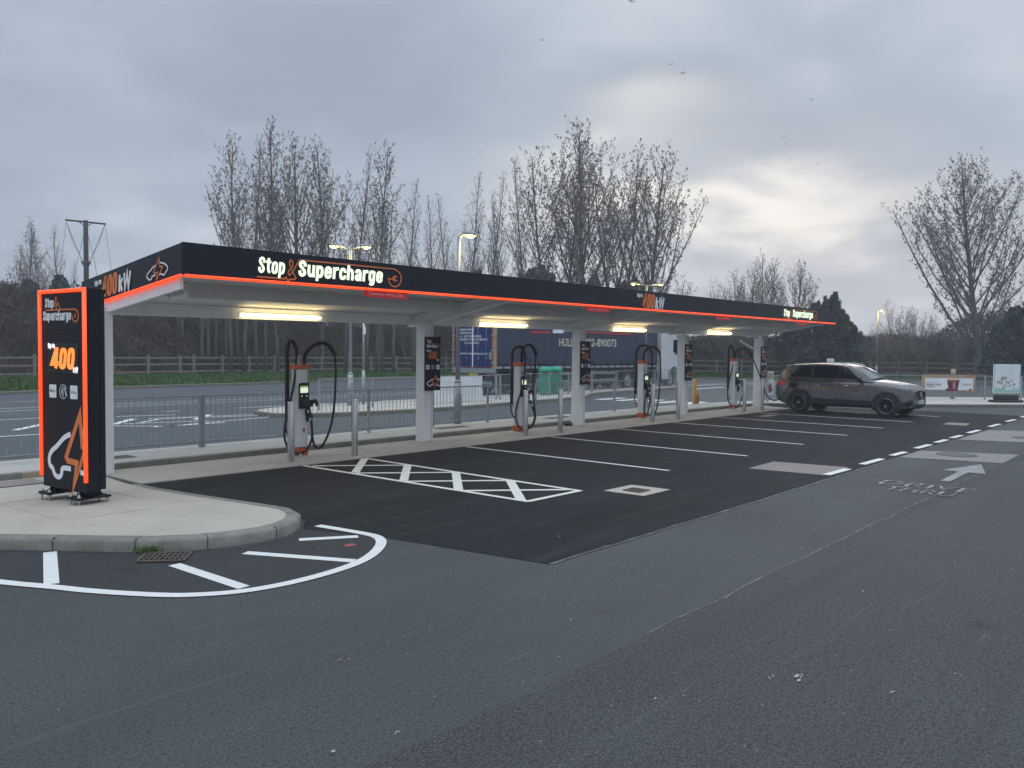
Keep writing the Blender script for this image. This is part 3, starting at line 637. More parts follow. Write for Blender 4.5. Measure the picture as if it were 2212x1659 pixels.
for x in np.arange(2, 12, 2.2): rline((x, 20.9), (x+1.1, 22.2), .2)
structure('road_marking', rm, M_PAINT)
zb = MB()
for k in range(6):
    y = 19.5-k*0.95; zb.flat([(27.4, y), (29.5, y+.1), (29.5, y-.42), (27.4, y-.52)], -0.020)
structure('zebra_marking', zb, M_PAINT)
gm = MB()
for a, b in [((40, 21.7), (44, 21.8)), ((48, 22), (56, 20))]: smoothstrip(gm, [a, b], .3, -0.02)
structure('junction_marking', gm, M_PAINT)
# traffic island between the two carriageways
isl = chaikin([(12.75, 20.6), (13.0, 19.9), (14.0, 19.35), (16.0, 19.0), (18.0, 18.9), (21.3, 19.25), (24.0, 19.6), (27.4, 19.95), (30.3, 21.7), (34, 21.85), (40.5, 22.4), (41.6, 23.0), (40.5, 23.3), (34, 23.2), (28, 22.9), (20, 22.5), (15, 22.4), (13.1, 21.8)], 2, True)
structure('traffic_island', MB().prism(isl, -0.03, 0.10), M_CONC2)
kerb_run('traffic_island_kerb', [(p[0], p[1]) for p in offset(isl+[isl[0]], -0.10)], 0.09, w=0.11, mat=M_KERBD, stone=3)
# verge and bank beyond the road
VK = [(-60, 33), (-20, 35), (10.8, 36.9), (17.4, 39.3), (24.4, 40.0), (38, 42.2), (47, 39.5), (56, 30.4), (62, 25.5), (68.6, 17.7), (72, 11), (76, 0), (80, -15), (88, -40)]
kerb_run('verge_kerb', VK, 0.10, w=0.18, stone=50, mat=M_KERB)
def off_poly(d): return offset(VK, d)
def lerp_prof(t, prof):
    for (a, x), (b, y) in zip(prof, prof[1:]):
        if a <= t <= b: return x+(y-x)*(t-a)/(b-a)
    return prof[-1][1]
def vk_at(s):
    # s: 0..1 along VK by length
    L = [(Vector(b)-Vector(a)).length for a, b in zip(VK, VK[1:])]; T = sum(L); q = s*T
    for i, l in enumerate(L):
        if q <= l or i == len(L)-1:
            a, b = Vector(VK[i]), Vector(VK[i+1]); p = a.lerp(b, min(1, q/l)); d = (b-a).normalized(); break
        q -= l
    return p, Vector((-d.y, d.x))
NS = 260
SM = []
for i in range(NS+1):
    p, nn_ = vk_at(i/NS); SM.append((p, nn_))
# smooth the normals so offset lines do not fold
SN = []
for i in range(NS+1):
    v = Vector((0, 0)); c = Vector((0, 0))
    for j in range(max(0, i-9), min(NS, i+9)+1): v += SM[j][1]; 
    SN.append(v.normalized())
def vpt(s, d, z=0.0):
    i = max(0, min(NS, s*NS)); k = int(min(NS-1, i)); f = i-k
    p = SM[k][0].lerp(SM[k+1][0], f); nn_ = SN[k].lerp(SN[k+1], f).normalized(); q = p+nn_*d
    return (q.x, q.y, z)
def s_of_heading(deg):
    # nearest point of the verge line in a compass heading from the car park
    best, bs = 9e9, 0
    for i in range(NS+1):
        p = SM[i][0]; a = abs(math.degrees(math.atan2(p.y, p.x))-deg)
        if a < best: best, bs = a, i/NS
    return bs
def hpx(x): return 41.177-math.degrees(math.atan((x-1106)/1737.6))
S = lambda x: s_of_heading(hpx(x))
vg = MB(); prof = [(0.15, 0.06), (1.5, 0.10), (4, 0.18), (7, 0.25), (10, 0.30), (11.5, 0.35)]; rr = random.Random(4)
vs = []
for i in range(NS+1):
    for (d, z) in prof: vs.append(vpt(i/NS, d, z+(rr.uniform(-.03, .03) if d > 1 else 0)))
m_ = len(prof); vg.add(vs, [(i*m_+j, (i+1)*m_+j, (i+1)*m_+j+1, i*m_+j+1) for i in range(NS) for j in range(m_-1)], True)
structure('grass_verge', vg, M_GRASS)
# height of the scrub behind the fence by heading (left edge of photo ... right edge)
HPX = [(-600, 5.0), (0, 5.4), (85, 5.3), (200, 4.8), (240, 3.7), (285, 3.6), (310, 5.0), (480, 5.4), (600, 5.4), (900, 5.6), (1050, 5.8), (1300, 5.8), (1420, 4.6), (1530, 3.1), (1650, 3.2), (1760, 3.2), (1850, 3.2), (1950, 3.3), (2050, 3.4), (2130, 4.0), (2212, 5.2), (2500, 5.5)]
SH = sorted((S(x), h) for x, h in HPX)
def scrub_h(s):
    if s <= SH[0][0]: return SH[0][1]
    for (a, x), (b, y) in zip(SH, SH[1:]):
        if a <= s <= b: return x+(y-x)*(s-a)/max(1e-6, b-a)
    return SH[-1][1]
SR = S(1500)
def fence_d(s):
    if s < SR-.05: return 9.6
    return 6.0+3.6*max(0.0, (SR-s)/.05)
bk = MB(); rb = random.Random(9); vs = []
pr = [(0.2, .30, 0), (2.2, .34, 0), (3.4, 0, .30), (5.0, 0, .62), (7.0, 0, .74), (11, 0, .72), (20, 0, .5), (40, 0, .2)]
for i in range(NS+1):
    s = i/NS; H = scrub_h(s)
    for (d, z, k) in pr: vs.append(vpt(s, fence_d(s)+d, z+k*H*(1+rb.uniform(-.16, .12))))
m_ = len(pr); bk.add(vs, [(i*m_+j, (i+1)*m_+j, (i+1)*m_+j+1, i*m_+j+1) for i in range(NS) for j in range(m_-1)], True)
structure('bank', bk, M_EARTH)
# ------------------------------------------------------------------ charging canopy
XA, XB, YF, YR = 5.03, 28.45, 10.05, 13.30
SL = 0.107                       # fall of the roof towards the rear
def cz(x): return 0.0073*(x-5.05)
canopy = thing('charging_canopy', (XA, 12.5, 0), 'long white steel canopy with black fascia and glowing red edge over the charging bays', 'canopy')
def cb(mb, name, mat, **k): 
    mb.xform(lambda x, y, z: (x-XA, y-12.5, z+cz(x))); return mb.build(name, mat, canopy, **k)
COLX = [5.035, 11.50, 16.92, 22.36, 27.86]
for x in COLX:
    mb = MB(); w, d, zt = (.125 if x > 6 else .075), .13, 2.50
    mb.box(x-w, x-w+.016, 12.5-d, 12.5+d, .014, zt).box(x+w-.016, x+w, 12.5-d, 12.5+d, .014, zt).box(x-w+.016, x+w-.016, 12.5-.006-.085, 12.5+.006-.085, .014, zt)
    mb.xform(lambda a, b, c: (a-XA, b-12.5, c)); o = mb.build('column', M_WHITE, canopy, bevel=.003)
    bp = MB()
    for sx in (-.16, .16):
        bp = MB().box(x+sx*.45-.012, x+sx*.45+.012, 12.5-d-.012, 12.5-d, 2.40, 2.424)
        bp.xform(lambda a, b, c: (a-XA, b-12.5, c)); bp.build('bolt', M_BOLT, canopy)
def zr(y, base=2.82): return base-SL*(y-YF)
for x in COLX[1:]:
    mb = MB(); t = .0055; fw = .075
    # tapered cantilever: underside drops towards the column, upper side follows the roof
    ys = [YF+.12, 12.28, 13.0]; zb = [2.80, 2.43, 2.36]; zt = [2.842-.16*(q-11.33)-.004 for q in ys]
    for i in range(2):
        for (p0, p1, hh) in ((zb[i], zb[i+1], .012), (zt[i]-.012, zt[i+1]-.012, .012)):
            a, b = (x, ys[i], p0), (x, ys[i+1], p1)
            mb.add([(x-fw, a[1], a[2]), (x+fw, a[1], a[2]), (x+fw, a[1], a[2]+hh), (x-fw, a[1], a[2]+hh), (x-fw, b[1], b[2]), (x+fw, b[1], b[2]), (x+fw, b[1], b[2]+hh), (x-fw, b[1], b[2]+hh)],
                   [(0, 1, 2, 3), (7, 6, 5, 4), (0, 4, 5, 1), (1, 5, 6, 2), (2, 6, 7, 3), (3, 7, 4, 0)])
        a0, a1, b0, b1 = zb[i]+.012, zt[i]-.012, zb[i+1]+.012, zt[i+1]-.012
        mb.add([(x-t, ys[i], a0), (x+t, ys[i], a0), (x+t, ys[i], a1), (x-t, ys[i], a1), (x-t, ys[i+1], b0), (x+t, ys[i+1], b0), (x+t, ys[i+1], b1), (x-t, ys[i+1], b1)],
               [(0, 1, 2, 3), (7, 6, 5, 4), (0, 4, 5, 1), (1, 5, 6, 2), (2, 6, 7, 3), (3, 7, 4, 0)])
    cb(mb, 'rafter', M_WHITE)
    mb = MB().prism([(0, 0), (.22, 0), (.10, .10), (0, .12)], -.02, .02)   # haunch plate under the purlin
    mb.xform(lambda a, b, c: (x-.13-a, 12.36+c, 2.40-b)); cb(mb, 'haunch_plate', M_WHITE)
for i in range(4):
    x0, x1 = COLX[i]+.08, COLX[i+1]-.08
    cb(MB().box(x0, x1, 12.76, 12.80, 2.41, 2.60).box(x0, x1, 12.80, 12.87, 2.41, 2.422), 'purlin', M_WHITE)
    cb(MB().box(x0, x1, 11.33, 11.37, 2.64, 2.838).box(x0, x1, 11.37, 11.45, 2.64, 2.652), 'purlin', M_DECK)
cb(MB().box(COLX[4]+.08, XB-.06, 12.76, 12.80, 2.41, 2.60), 'purlin', M_WHITE); cb(MB().box(COLX[4]+.08, XB-.06, 11.33, 11.37, 2.64, 2.838), 'purlin', M_DECK)
def dz0(y): return 2.842-.16*(y-11.33)
dk = MB(); y = YF+.06; nrib = int((XB-XA-.1)/.11); vs = []; 
for k in range(nrib*2+1):
    x = XA+.05+k*(XB-XA-.1)/(nrib*2); dz = .028 if k % 2 else 0
    vs += [(x, YF+.06, dz0(YF+.06)+dz), (x, YR, dz0(YR)+dz)]
dk.add(vs, [(2*k, 2*k+1, 2*k+3, 2*k+2) for k in range(nrib*2)])
cb(dk, 'roof_sheet', M_DECK)
cb(MB().add([(XA+.04, YF+.04, zr(YF)+.44), (XB-.04, YF+.04, zr(YF)+.44), (XB-.04, YR, zr(YR)+.44), (XA+.04, YR, zr(YR)+.44)], [(0, 1, 2, 3)]), 'top_sheet', M_BLACKM)
# fascia of black panels: front and the two ends
FB, FH = 2.86, .41
seams = [XA, 8.95, 12.6, 15.75, 18.9, 21.91, 25.2, XB]
for i in range(len(seams)-1):
    cb(MB().box(seams[i]+(.005 if i else 0), seams[i+1]-.005, YF-.0, YF+.03, FB, FB+FH), 'fascia_panel', M_BLACK)
def endpanel(x0, x1, y0, y1, mat, name):
    return cb(MB().add([(x, y, zr(y, FB)+h+(.0)) for h in (0, FH-.005) for (x, y) in ((x0, y0), (x1, y0), (x1, y1), (x0, y1))], [(3, 2, 1, 0), (4, 5, 6, 7), (0, 1, 5, 4), (1, 2, 6, 5), (2, 3, 7, 6), (3, 0, 4, 7)]), name, mat)
endpanel(XA-.002, XA+.03, YF+.031, YR, M_BLACK, 'fascia_panel'); endpanel(XB-.03, XB, YF+.031, YR, M_BLACK, 'fascia_panel')
# white soffit trim right behind the light tube
cb(MB().box(XA+.03, XB-.03, YF+.0, YF+.10, 2.825, 2.858), 'soffit_trim', M_WHITE)
endpanelw = cb(MB().add([(x, y, zr(y, 2.70)+h) for h in (-.02, .155) for (x, y) in ((XA+.01, YF+.11), (XA+.06, YF+.11), (XA+.06, YR), (XA+.01, YR))], [(3, 2, 1, 0), (4, 5, 6, 7), (0, 1, 5, 4), (1, 2, 6, 5), (2, 3, 7, 6), (3, 0, 4, 7)]), 'edge_beam', M_WHITE)
# red light tube in lengths along the bottom edge
L0 = XA+.02
nseg = 12
for k in range(nseg):
    a = L0+(XB+.06-L0)*k/nseg+.004; b = L0+(XB+.06-L0)*(k+1)/nseg-.004
    cb(MB().tube([(a, YF-.022, FB-.022), (b, YF-.022, FB-.022)], .021, 8), 'light_tube', M_LED)
cb(MB().tube([(XA-.024, YF+.01, zr(YF, FB)-.022), (XA-.024, 12.45, zr(12.45, FB)-.022)], .024, 8), 'light_tube', M_LED)
# fluorescent battens on the rear purlin
TX = [(7.40, 9.04), (13.42, 15.07), (18.84, 20.50), (24.38, 26.06)]
for a, b in TX:
    hs = MB().box(a-.02, b+.02, 12.735, 12.759, 2.455, 2.515); hs.xform(lambda x, y, z: (x-XA, y-12.5, z+cz(x)))
    ho = hs.build('light_fitting', M_WHITE, canopy)
    tb = MB().tube([(a, 12.70, 2.475), (a+.02, 12.70, 2.475), (b-.02, 12.70, 2.475), (b, 12.70, 2.475)], [.018, .026, .026, .018], 12); tb.xform(lambda x, y, z: (x-XA, y-12.5, z+cz(x))); tb.build('fluorescent_lamp', M_TUBE, ho)
# lettering
def canopy_sheet(x, z): return Sheet((x-XA, YF-12.5-.001, z+cz(x)), (1, 0, 0.0073))
def brand_logo(sh, parent, w, h, d, white, one_line=True, orange=M_ORSIGN):
    wm, om = MB(), MB()
    if one_line:
        # w: full width incl. plug loop; h: cap height
        st = .165*w; su0 = .265*w; su = .40*w
        strokes(sh, wm, 'Stop', 0.0, .10*h, .165*w, h*.82, d, slant=.10)
        wm.build('upper_lettering', white, parent); wm = MB(); strokes(sh, wm, 'Supercharge', .248*w, .10*h, .60*w, h*.82, d, slant=.08)
        q = .030*h+.004; lw = .075*h
        sh.ribbon(om, [(-.005*w, -.10*h), (.165*w, -.10*h), (.172*w, -.02*h), (.186*w, -.24*h), (.194*w, -.10*h)]+[(.228*w, -.10*h), (.234*w, 0), (.214*w, .30*h)], lw, d-.001)
        sh.ribbon(om, chaikin([(.258*w, .95*h), (.198*w, .05*h), (.185*w, .18*h), (.19*w, .34*h), (.212*w, .56*h), (.216*w, .80*h), (.205*w, .92*h), (.193*w, .80*h), (.197*w, .58*h), (.214*w, .30*h)], 2), lw, d-.0017)
        top = [(.258*w, .95*h), (.94*w, .97*h), (.985*w, .80*h), (1.0*w, .45*h), (.985*w, .08*h), (.945*w, -.10*h), (.905*w, .05*h), (.893*w, .38*h)]
        sh.ribbon(om, [top[0]]+chaikin(top[1:], 2)+[(.93*w, .36*h)], lw, d-.0024)
        cx_, cy_ = .945*w, .42*h; s = .13*h
        sh.poly(om, [(cx_-s, cy_-s*1.0), (cx_+s*.1, cy_-s*1.6), (cx_+s*.1, cy_+s*1.6), (cx_-s, cy_+s*1.0), (cx_-1.6*s, cy_)], d-.001)
        sh.rect(om, cx_+s*.2, cx_+s*1.5, cy_+s*.6, cy_+s*1.1, d-.001); sh.rect(om, cx_+s*.2, cx_+s*1.5, cy_-s*1.1, cy_-s*.6, d-.001)
    else:
        strokes(sh, wm, 'Stop', .06*w, .56*h, .26*w, h*.36, d, slant=.07)
        wm.build('upper_lettering', white, parent); wm = MB(); strokes(sh, wm, 'Supercharge', 0, .08*h, .80*w, h*.36, d, slant=.07)
        lw = .05*h
        sh.ribbon(om, chaikin([(.40*w, .48*h), (.345*w, .66*h), (.375*w, .80*h), (.395*w, .92*h), (.375*w, .96*h), (.36*w, .88*h), (.40*w, .62*h)], 2)+[(.44*w, .74*h), (.49*w, .50*h), (.50*w, .47*h)], lw*.8, d-.001)
        top = [(.08*w, .475*h), (.90*w, .475*h), (.97*w, .40*h), (1.0*w, .25*h), (.97*w, .06*h), (.90*w, 0), (.84*w, .08*h), (.82*w, .26*h)]
        sh.ribbon(om, [top[0]]+chaikin(top[1:], 2), lw, d-.0017)
        cx_, cy_ = .905*w, .24*h; s = .045*h
        sh.poly(om, [(cx_-s, cy_-s), (cx_+s*.1, cy_-s*1.6), (cx_+s*.1, cy_+s*1.6), (cx_-s, cy_+s)], d-.001)
        sh.rect(om, cx_+s*.2, cx_+s*1.5, cy_+s*.5, cy_+s*1.1, d-.001); sh.rect(om, cx_+s*.2, cx_+s*1.5, cy_-s*1.1, cy_-s*.5, d-.001)
    wm.build('white_lettering', white, parent); om.build('orange_lettering', orange, parent)
def kw_text(sh, parent, w, h, d, white=M_WHSIGN, orange=M_ORSIGN, small_kw=False):
    wm, om = MB(), MB()
    if small_kw:
        strokes(sh, wm, 'U', 0, .80*h, .10*w, .17*h, d, slant=.0); strokes(sh, wm, 'p', .11*w, .80*h, .09*w, .17*h, d, slant=0); strokes(sh, wm, 't', .22*w, .80*h, .06*w, .17*h, d, slant=0); strokes(sh, wm, 'o', .285*w, .80*h, .09*w, .17*h, d, slant=0)
        strokes(sh, om, '400', .12*w, .18*h, .72*w, .66*h, d, heavy=.15, slant=.13)
        wm.build('small_lettering', white, parent); wm = MB(); strokes(sh, wm, 'kW', .84*w, .03*h, .20*w, .17*h, d, slant=0)
    else:
        strokes(sh, wm, 'Up', 0, .70*h, .105*w, .25*h, d, slant=.08); strokes(sh, wm, 'to', .115*w, .70*h, .08*w, .25*h, d, slant=.08)
        strokes(sh, om, '400', .20*w, .0, .42*w, .98*h, d, heavy=.17, slant=.12)
        wm.build('small_lettering', white, parent); wm = MB(); strokes(sh, wm, 'kW', .65*w, .0, .33*w, .80*h, d, slant=.10)
    wm.build('white_lettering', white, parent); om.build('orange_lettering', orange, parent)
def ev_icon(sh, parent, w, h, d, lw, flip=False, crop=1.0, white=M_WHSIGN, orange=M_ORSIGN, lwo=None):
    wm, om = MB(), MB()
    car1 = [(.42*w, .74*h), (.30*w, .68*h), (.17*w, .52*h), (.05*w, .42*h), (.0*w, .30*h), (.02*w, .16*h), (.07*w, .15*h), (.11*w, .02*h), (.20*w, -.01*h), (.25*w, .06*h), (.25*w, .17*h), (.42*w, .17*h)]
    car2 = [(.60*w, .80*h), (.74*w, .76*h), (.90*w, .58*h), (1.0*w, .38*h), (.98*w, .22*h), (.92*w, .18*h), (.88*w, .05*h), (.79*w, .0), (.72*w, .12*h), (.60*w, .14*h)]
    for c in (car1, car2):
        c = chaikin(c, 2); run = []
        for p, q in zip(c, c[1:]+[None]):
            if p[0] <= crop*w: run.append(p)
            if q is None or (p[0] <= crop*w) != (q[0] <= crop*w):
                if q is not None:
                    k = (crop*w-p[0])/(q[0]-p[0]); m = (crop*w, p[1]+(q[1]-p[1])*k)
                    if p[0] <= crop*w: run.append(m)
                    else: run = [m]; continue
                if len(run) > 1 and (p[0] <= crop*w): sh.ribbon(wm, run, lw, d)
                run = [] if p[0] <= crop*w else run
    bolt = [(.60*w, 1.08*h), (.34*w, .36*h), (.37*w, .30*h), (.54*w, .28*h), (.47*w, -.14*h), (.78*w, .52*h), (.64*w, .56*h)]
    sh.ribbon(om, [(min(p[0], crop*w), p[1]) for p in bolt], lwo or lw, d+.0012, closed=True)
    wm.build('white_lettering', white, parent); om.build('orange_lettering', orange, parent)
brand_logo(canopy_sheet(6.10, 2.925), canopy, 2.62, .275, .012, M_LOGO)
brand_logo(canopy_sheet(24.12, 2.925), canopy, 2.78, .275, .012, M_LOGO)
kw_text(canopy_sheet(15.80, 2.875), canopy, 1.22, .345, .010)
es = Sheet((-.003, 0, 0), (0, -1, SL), (0, 0, 1))
def end_sheet(y, z): return Sheet((-.003, y-12.5, z), (0, -1, SL))
kw_text(end_sheet(12.78, 2.615), canopy, 1.27, .30, .010)
ev_icon(end_sheet(11.05, 2.815), canopy, .62, .23, .010, .020)
# red height plates hanging under the front edge
for i, (x0, x1) in enumerate([(7.98, 8.88), (13.86, 14.76), (19.72, 20.62), (25.2, 26.06)]):
    z = 2.832+cz(x0); root = thing('height_sign', ((x0+x1)/2, YF+.03, z-.055), ['red maximum height plate under the fascia below the large near lettering', 'second red maximum height plate from the near end, left of the 400 kW lettering', 'third red maximum height plate from the near end, right of the 400 kW lettering', 'farthest red maximum height plate, below the lettering at the far end of the canopy'][i], 'sign', 'maximum height plates under the fascia')
    w = (x1-x0)/2; MB().box(-w, w, 0, .004, -.055, .055).build('plate', M_REDS, root)
    sh = Sheet((0, -.0005, 0), (1, 0, 0)); mb = MB(); label_text(sh, mb, 'Maximum Height 2.8m', -.78*w, .80*w, -.038, .034, .002, bold=.018); mb.build('lettering', M_PINK, root)
# security cameras
cm = thing('security_camera', (5.30, 10.62, 2.62), 'white bullet security camera under the near corner of the canopy', 'camera')
MB().cyl((0.02, 0), .055, .13, .165, 20).tube([(0.02, 0, .14), (.03, 0, .02)], .018, 8).build('bracket', M_WHITE, cm)
ca = MB().tube([(.04, -.03, .0), (-.05, .20, -.012)], .042, 14); ca.build('housing', M_WHITE, cm)
MB().beam((.045, -.06, .043), (-.065, .235, .030), .095, .006).build('sun_shield', M_WHITE, cm); MB().tube([(-.05, .20, -.012), (-.054, .209, -.0125)], .039, 14).build('lens', M_GLASS, cm)
dc = thing('dome_camera', (27.80, 11.80, 2.70), 'small black lens dome camera under the far end of the canopy', 'camera')
MB().cyl((-.10, 0), .075, -.02, .06, 18).build('housing', M_WHITE, dc); MB().lathe((-.10, 0), [(.05, -.02), (.045, -.045), (.025, -.062), (0.001, -.066)], 16).build('lens', M_GLASS, dc)
dp = thing('drain_pipe', (27.86, 12.62, 0), 'white downpipe with a sloping spout behind the farthest canopy column', 'drain pipe')
MB().tube([(-1.15, .05, 2.42), (-1.12, .03, 2.36), (-.30, 0, 2.14), (-.12, 0, 2.12)], .035, 10).tube([(.20, .06, 2.46), (.20, .06, .02)], .04, 10).build('pipe', M_WHITE, dp)
# ------------------------------------------------------------------ column signs
def badge_row(sh, parent, w, y, s, d, pay=True):
    wb, tx, col = MB(), MB(), MB()
    for cx_ in (.17*w, .83*w):
        wb = MB(); sh.poly(wb, [(cx_-s*.5, y-s*.42), (cx_-s*.45, y-s*.5), (cx_+s*.45, y-s*.5), (cx_+s*.5, y-s*.42), (cx_+s*.5, y+s*.42), (cx_+s*.45, y+s*.5), (cx_-s*.45, y+s*.5), (cx_-s*.5, y+s*.42)], d); wb.build('payment_badge', M_WHSIGN, parent)
    label_text(sh, tx, 'Pay', .17*w-.16*s, .17*w+.40*s, y-.16*s, y+.15*s, d+.0012, bold=.01); label_text(sh, tx, 'Pay', .83*w-.06*s, .83*w+.42*s, y-.20*s, y+.12*s, d+.0012, bold=.005)
    sh.disc(tx, .17*w-.29*s, y+.0*s, .10*s, d+.001, n=12); sh.disc(tx, .17*w-.27*s, y+.12*s, .03*s, d+.0013, n=8)
    tx.build('badge_lettering', M_DARKP, parent)
    g = [(.83*w-.27*s+.11*s*math.cos(t), y+.11*s*math.sin(t)) for t in np.linspace(.7, 2*PI, 12)]+[(.83*w-.27*s, y)]
    sh.ribbon(col, g, .035*s, d+.001); col.build('badge_emblem', M_HEADL if False else M_BLUE, parent)
    rr_ = MB(); sh.ribbon(rr_, [(.5*w+.52*s*math.cos(t), y+.52*s*math.sin(t)) for t in np.linspace(.4, 2*PI-.9, 22)], .045*s, d)
    for k in range(3): sh.ribbon(rr_, [(.5*w-.30*s+.13*s*k+.04*s*math.cos(t), y+(.12+.08*k)*s*math.sin(t)*1.6) for t in np.linspace(-1.2, 1.2, 6)], .045*s, d+.0005)
    sh.poly(rr_, [(.5*w+.14*s, y+.32*s), (.5*w+.24*s, y+.34*s), (.5*w+.52*s, y-.30*s), (.5*w+.40*s, y-.36*s)], d+.0005)
    rr_.build('contactless_symbol', M_CHW, parent)
names = ['second', 'third', 'fourth', 'farthest']
lab = ['tall black 400 kW sign on the white column right of the first charger', 'tall black 400 kW sign on the column between chargers 3 and 5', 'tall black 400 kW sign on the column just left of charger 7', 'tall black 400 kW sign on the farthest column, behind the parked car']
for i, x in enumerate(COLX[1:]):
    root = thing('column_sign', (x+.075, 12.36, 1.08), lab[i], 'sign', 'black signs on the canopy columns')
    w, h = .44, 1.12
    MB().box(-w/2, w/2, -.028, -.004, 0, h).build('panel', M_BLACK, root, bevel=.002)
    sh = Sheet((-w/2, -.0285, 0), (1, 0, 0))
    s2 = Sheet((-w/2+.035, -.0285, .88), (1, 0, 0)); brand_logo(s2, root, .37, .20, .003, M_WHSIGN, False)
    s3 = Sheet((-w/2+.045, -.0285, .61), (1, 0, 0)); kw_text(s3, root, .34, .25, .003, small_kw=True)
    badge_row(sh, root, w, .49, .095, .003)
    s4 = Sheet((-w/2+.06, -.0285, .09), (1, 0, 0)); ev_icon(s4, root, .42, .20, .003, .020, crop=.86)
# ------------------------------------------------------------------ totem sign (reads from the road on its left face)
OX, OY = 3.794, 10.316
TX0, TX1, TY0, TY1 = OX-.12, OX+.12, OY-.485, OY+.485
tz = 0.066
totem = thing('totem_sign', (OX, OY, 0), 'tall black totem sign outlined by a glowing red tube on the concrete island', 'totem sign', rz=math.radians(7.7))
def tl(x, y, z=0): return (x-OX, y-OY, z)
MB().box(TX0-OX, TX1-OX-.065, TY0-OY, TY1-OY, .205, 2.585).build('cabinet', M_BLACKM, totem, bevel=.004)
MB().box(TX1-OX-.06, TX1-OX, TY0-OY+.004, TY1-OY-.004, .225, 2.58).build('rear_panel', M_BLACK, totem, bevel=.003)
fr = MB(); e = .023
fx = TX0-OX-.010
fr.tube([(fx, TY1-OY+.014, .33), (fx, TY1-OY+.014, 2.562)], e, 10).tube([(fx, TY0-OY-.014, .33), (fx, TY0-OY-.014, 2.562)], e, 10).tube([(fx, TY1-OY+.014, 2.562), (fx, TY0-OY-.014, 2.562)], e, 10)
for yy in (TY1-OY+.014, TY0-OY-.014): fr.lathe((0, 0), [(.001, 0)], 3) if False else fr.tube([(fx, yy, 2.536), (fx, yy, 2.588)], [e, e*.98], 10)
fr.build('red_light_tube', M_LED, totem)
ts = lambda y, z: Sheet((TX0-OX-.001, y-OY, z), (0, -1, 0))
MB().box(TX0-OX-.0035, TX0-OX-.0005, TY0-OY+.06, TY1-OY-.06, 2.070, 2.078).build('panel_joint', M_SCREEN, totem)
A_ = lambda a, z: ts(TY1-a, z)
brand_logo(A_(.052, 2.19), totem, .80, .32, .006, M_WHSIGN, False)
scr = MB(); A_(.16, 1.585).rect(scr, 0, .68, 0, .365, .006); so = scr.build('display_screen', M_SCREEN, totem)
sh = A_(0, 0); wm, om = MB(), MB()
strokes(sh, wm, 'Up', .165, 1.885, .085, .06, .010, slant=0, heavy=.12); strokes(sh, wm, 'to', .262, 1.885, .062, .06, .010, slant=0, heavy=.12)
strokes(sh, om, '400', .225, 1.645, .53, .238, .010, heavy=.15, slant=.14); strokes(sh, wm, 'kW', .725, 1.603, .115, .062, .010, slant=0, heavy=.10)
wm.build('lit_small_text', M_SCRW, so); om.build('lit_large_number', M_SCRO, so)
badge_row(A_(.136, 0), totem, .716, 1.37, .158, .005)
ev_icon(A_(.145, .34), totem, 1.19, .72, .005, .060, crop=.69, lwo=.070)
for nm, (xx, yy) in (('far', (OX, OY+.33)), ('near', (OX, OY-.33))):
    z0 = tz+.035; f = MB()
    f.box(xx-.20-OX, xx+.20-OX, yy-OY-.12, yy-OY+.12, z0+.02, z0+.043)
    f.box(xx-.085-OX, xx+.085-OX, yy-OY-.06, yy-OY+.06, z0+.043, .25)
    for sx in (-1, 1):
        f.add([(xx-OX+sx*.085, yy-OY+q, zz) for q in (-.008, .008) for zz in (z0+.043, .22)]+[(xx-OX+sx*.17, yy-OY+q, z0+.043) for q in (-.008, .008)], [(0, 1, 4), (2, 5, 3), (0, 4, 5, 2), (1, 3, 5, 4)])
    for sy in (-1, 1):
        f.add([(xx-OX+q, yy-OY+sy*.06, zz) for q in (-.008, .008) for zz in (z0+.043, .20)]+[(xx-OX+q, yy-OY+sy*.11, z0+.043) for q in (-.008, .008)], [(0, 1, 4), (2, 5, 3), (0, 4, 5, 2), (1, 3, 5, 4)])
    foot = f.build('foot', M_BLACKM, totem)
    for sx in (-.17, 0, .17):
        for sy in (-.09, .09):
            if sx == 0: continue
            bx, by = xx-OX+sx, yy-OY+sy
            MB().tube([(bx, by, tz-.05), (bx, by, z0+.085)], .010, 8).tube([(bx, by, z0+.044), (bx, by, z0+.062)], .024, 6).tube([(bx, by, z0-.0), (bx, by, z0+.018)], .024, 6).tube([(bx, by, z0+.062), (bx, by, z0+.066)], .018, 6).build('bolt', M_BOLT, foot)
# ------------------------------------------------------------------ bollards
BOL = [(7.59, 11.49), (8.86, 11.44), (13.65, 11.53), (14.83, 11.46), (18.96, 11.49), (20.29, 11.46), (24.68, 11.53), (26.01, 11.50)]
BL = ['nearest steel bollard, standing in front of the first charger', 'steel bollard at the top of the hatched walkway, right of the first charger', 'steel bollard standing in front of charger 3', 'steel bollard between charger 3 and the column to its right', 'steel bollard standing just right of charger 5', 'steel bollard just left of the column beside charger 7', 'steel bollard just right of charger 7, left of the farthest column', 'farthest steel bollard, by the farthest column behind the grey car']
b0 = None
for i, (x, y) in enumerate(BOL):
    if b0 is None:
        b0 = thing('bollard', (x, y, .014), BL[0], 'bollard', 'steel bollards along the bay edge')
        MB().lathe((0, 0), [(.0572, 0), (.0572, 1.008), (.0555, 1.018), (.050, 1.024), (.0005, 1.026)], 28).build('post', M_STEEL, b0)
        MB().lathe((0, 0), [(.082, 0), (.082, .006), (.078, .009), (.0575, .009)], 28).build('base_ring', M_BOLT, b0)
    else: copy_tree(b0, (x, y, .014), label=BL[i], scale=(1, 1, 1+.003*(x-8)))
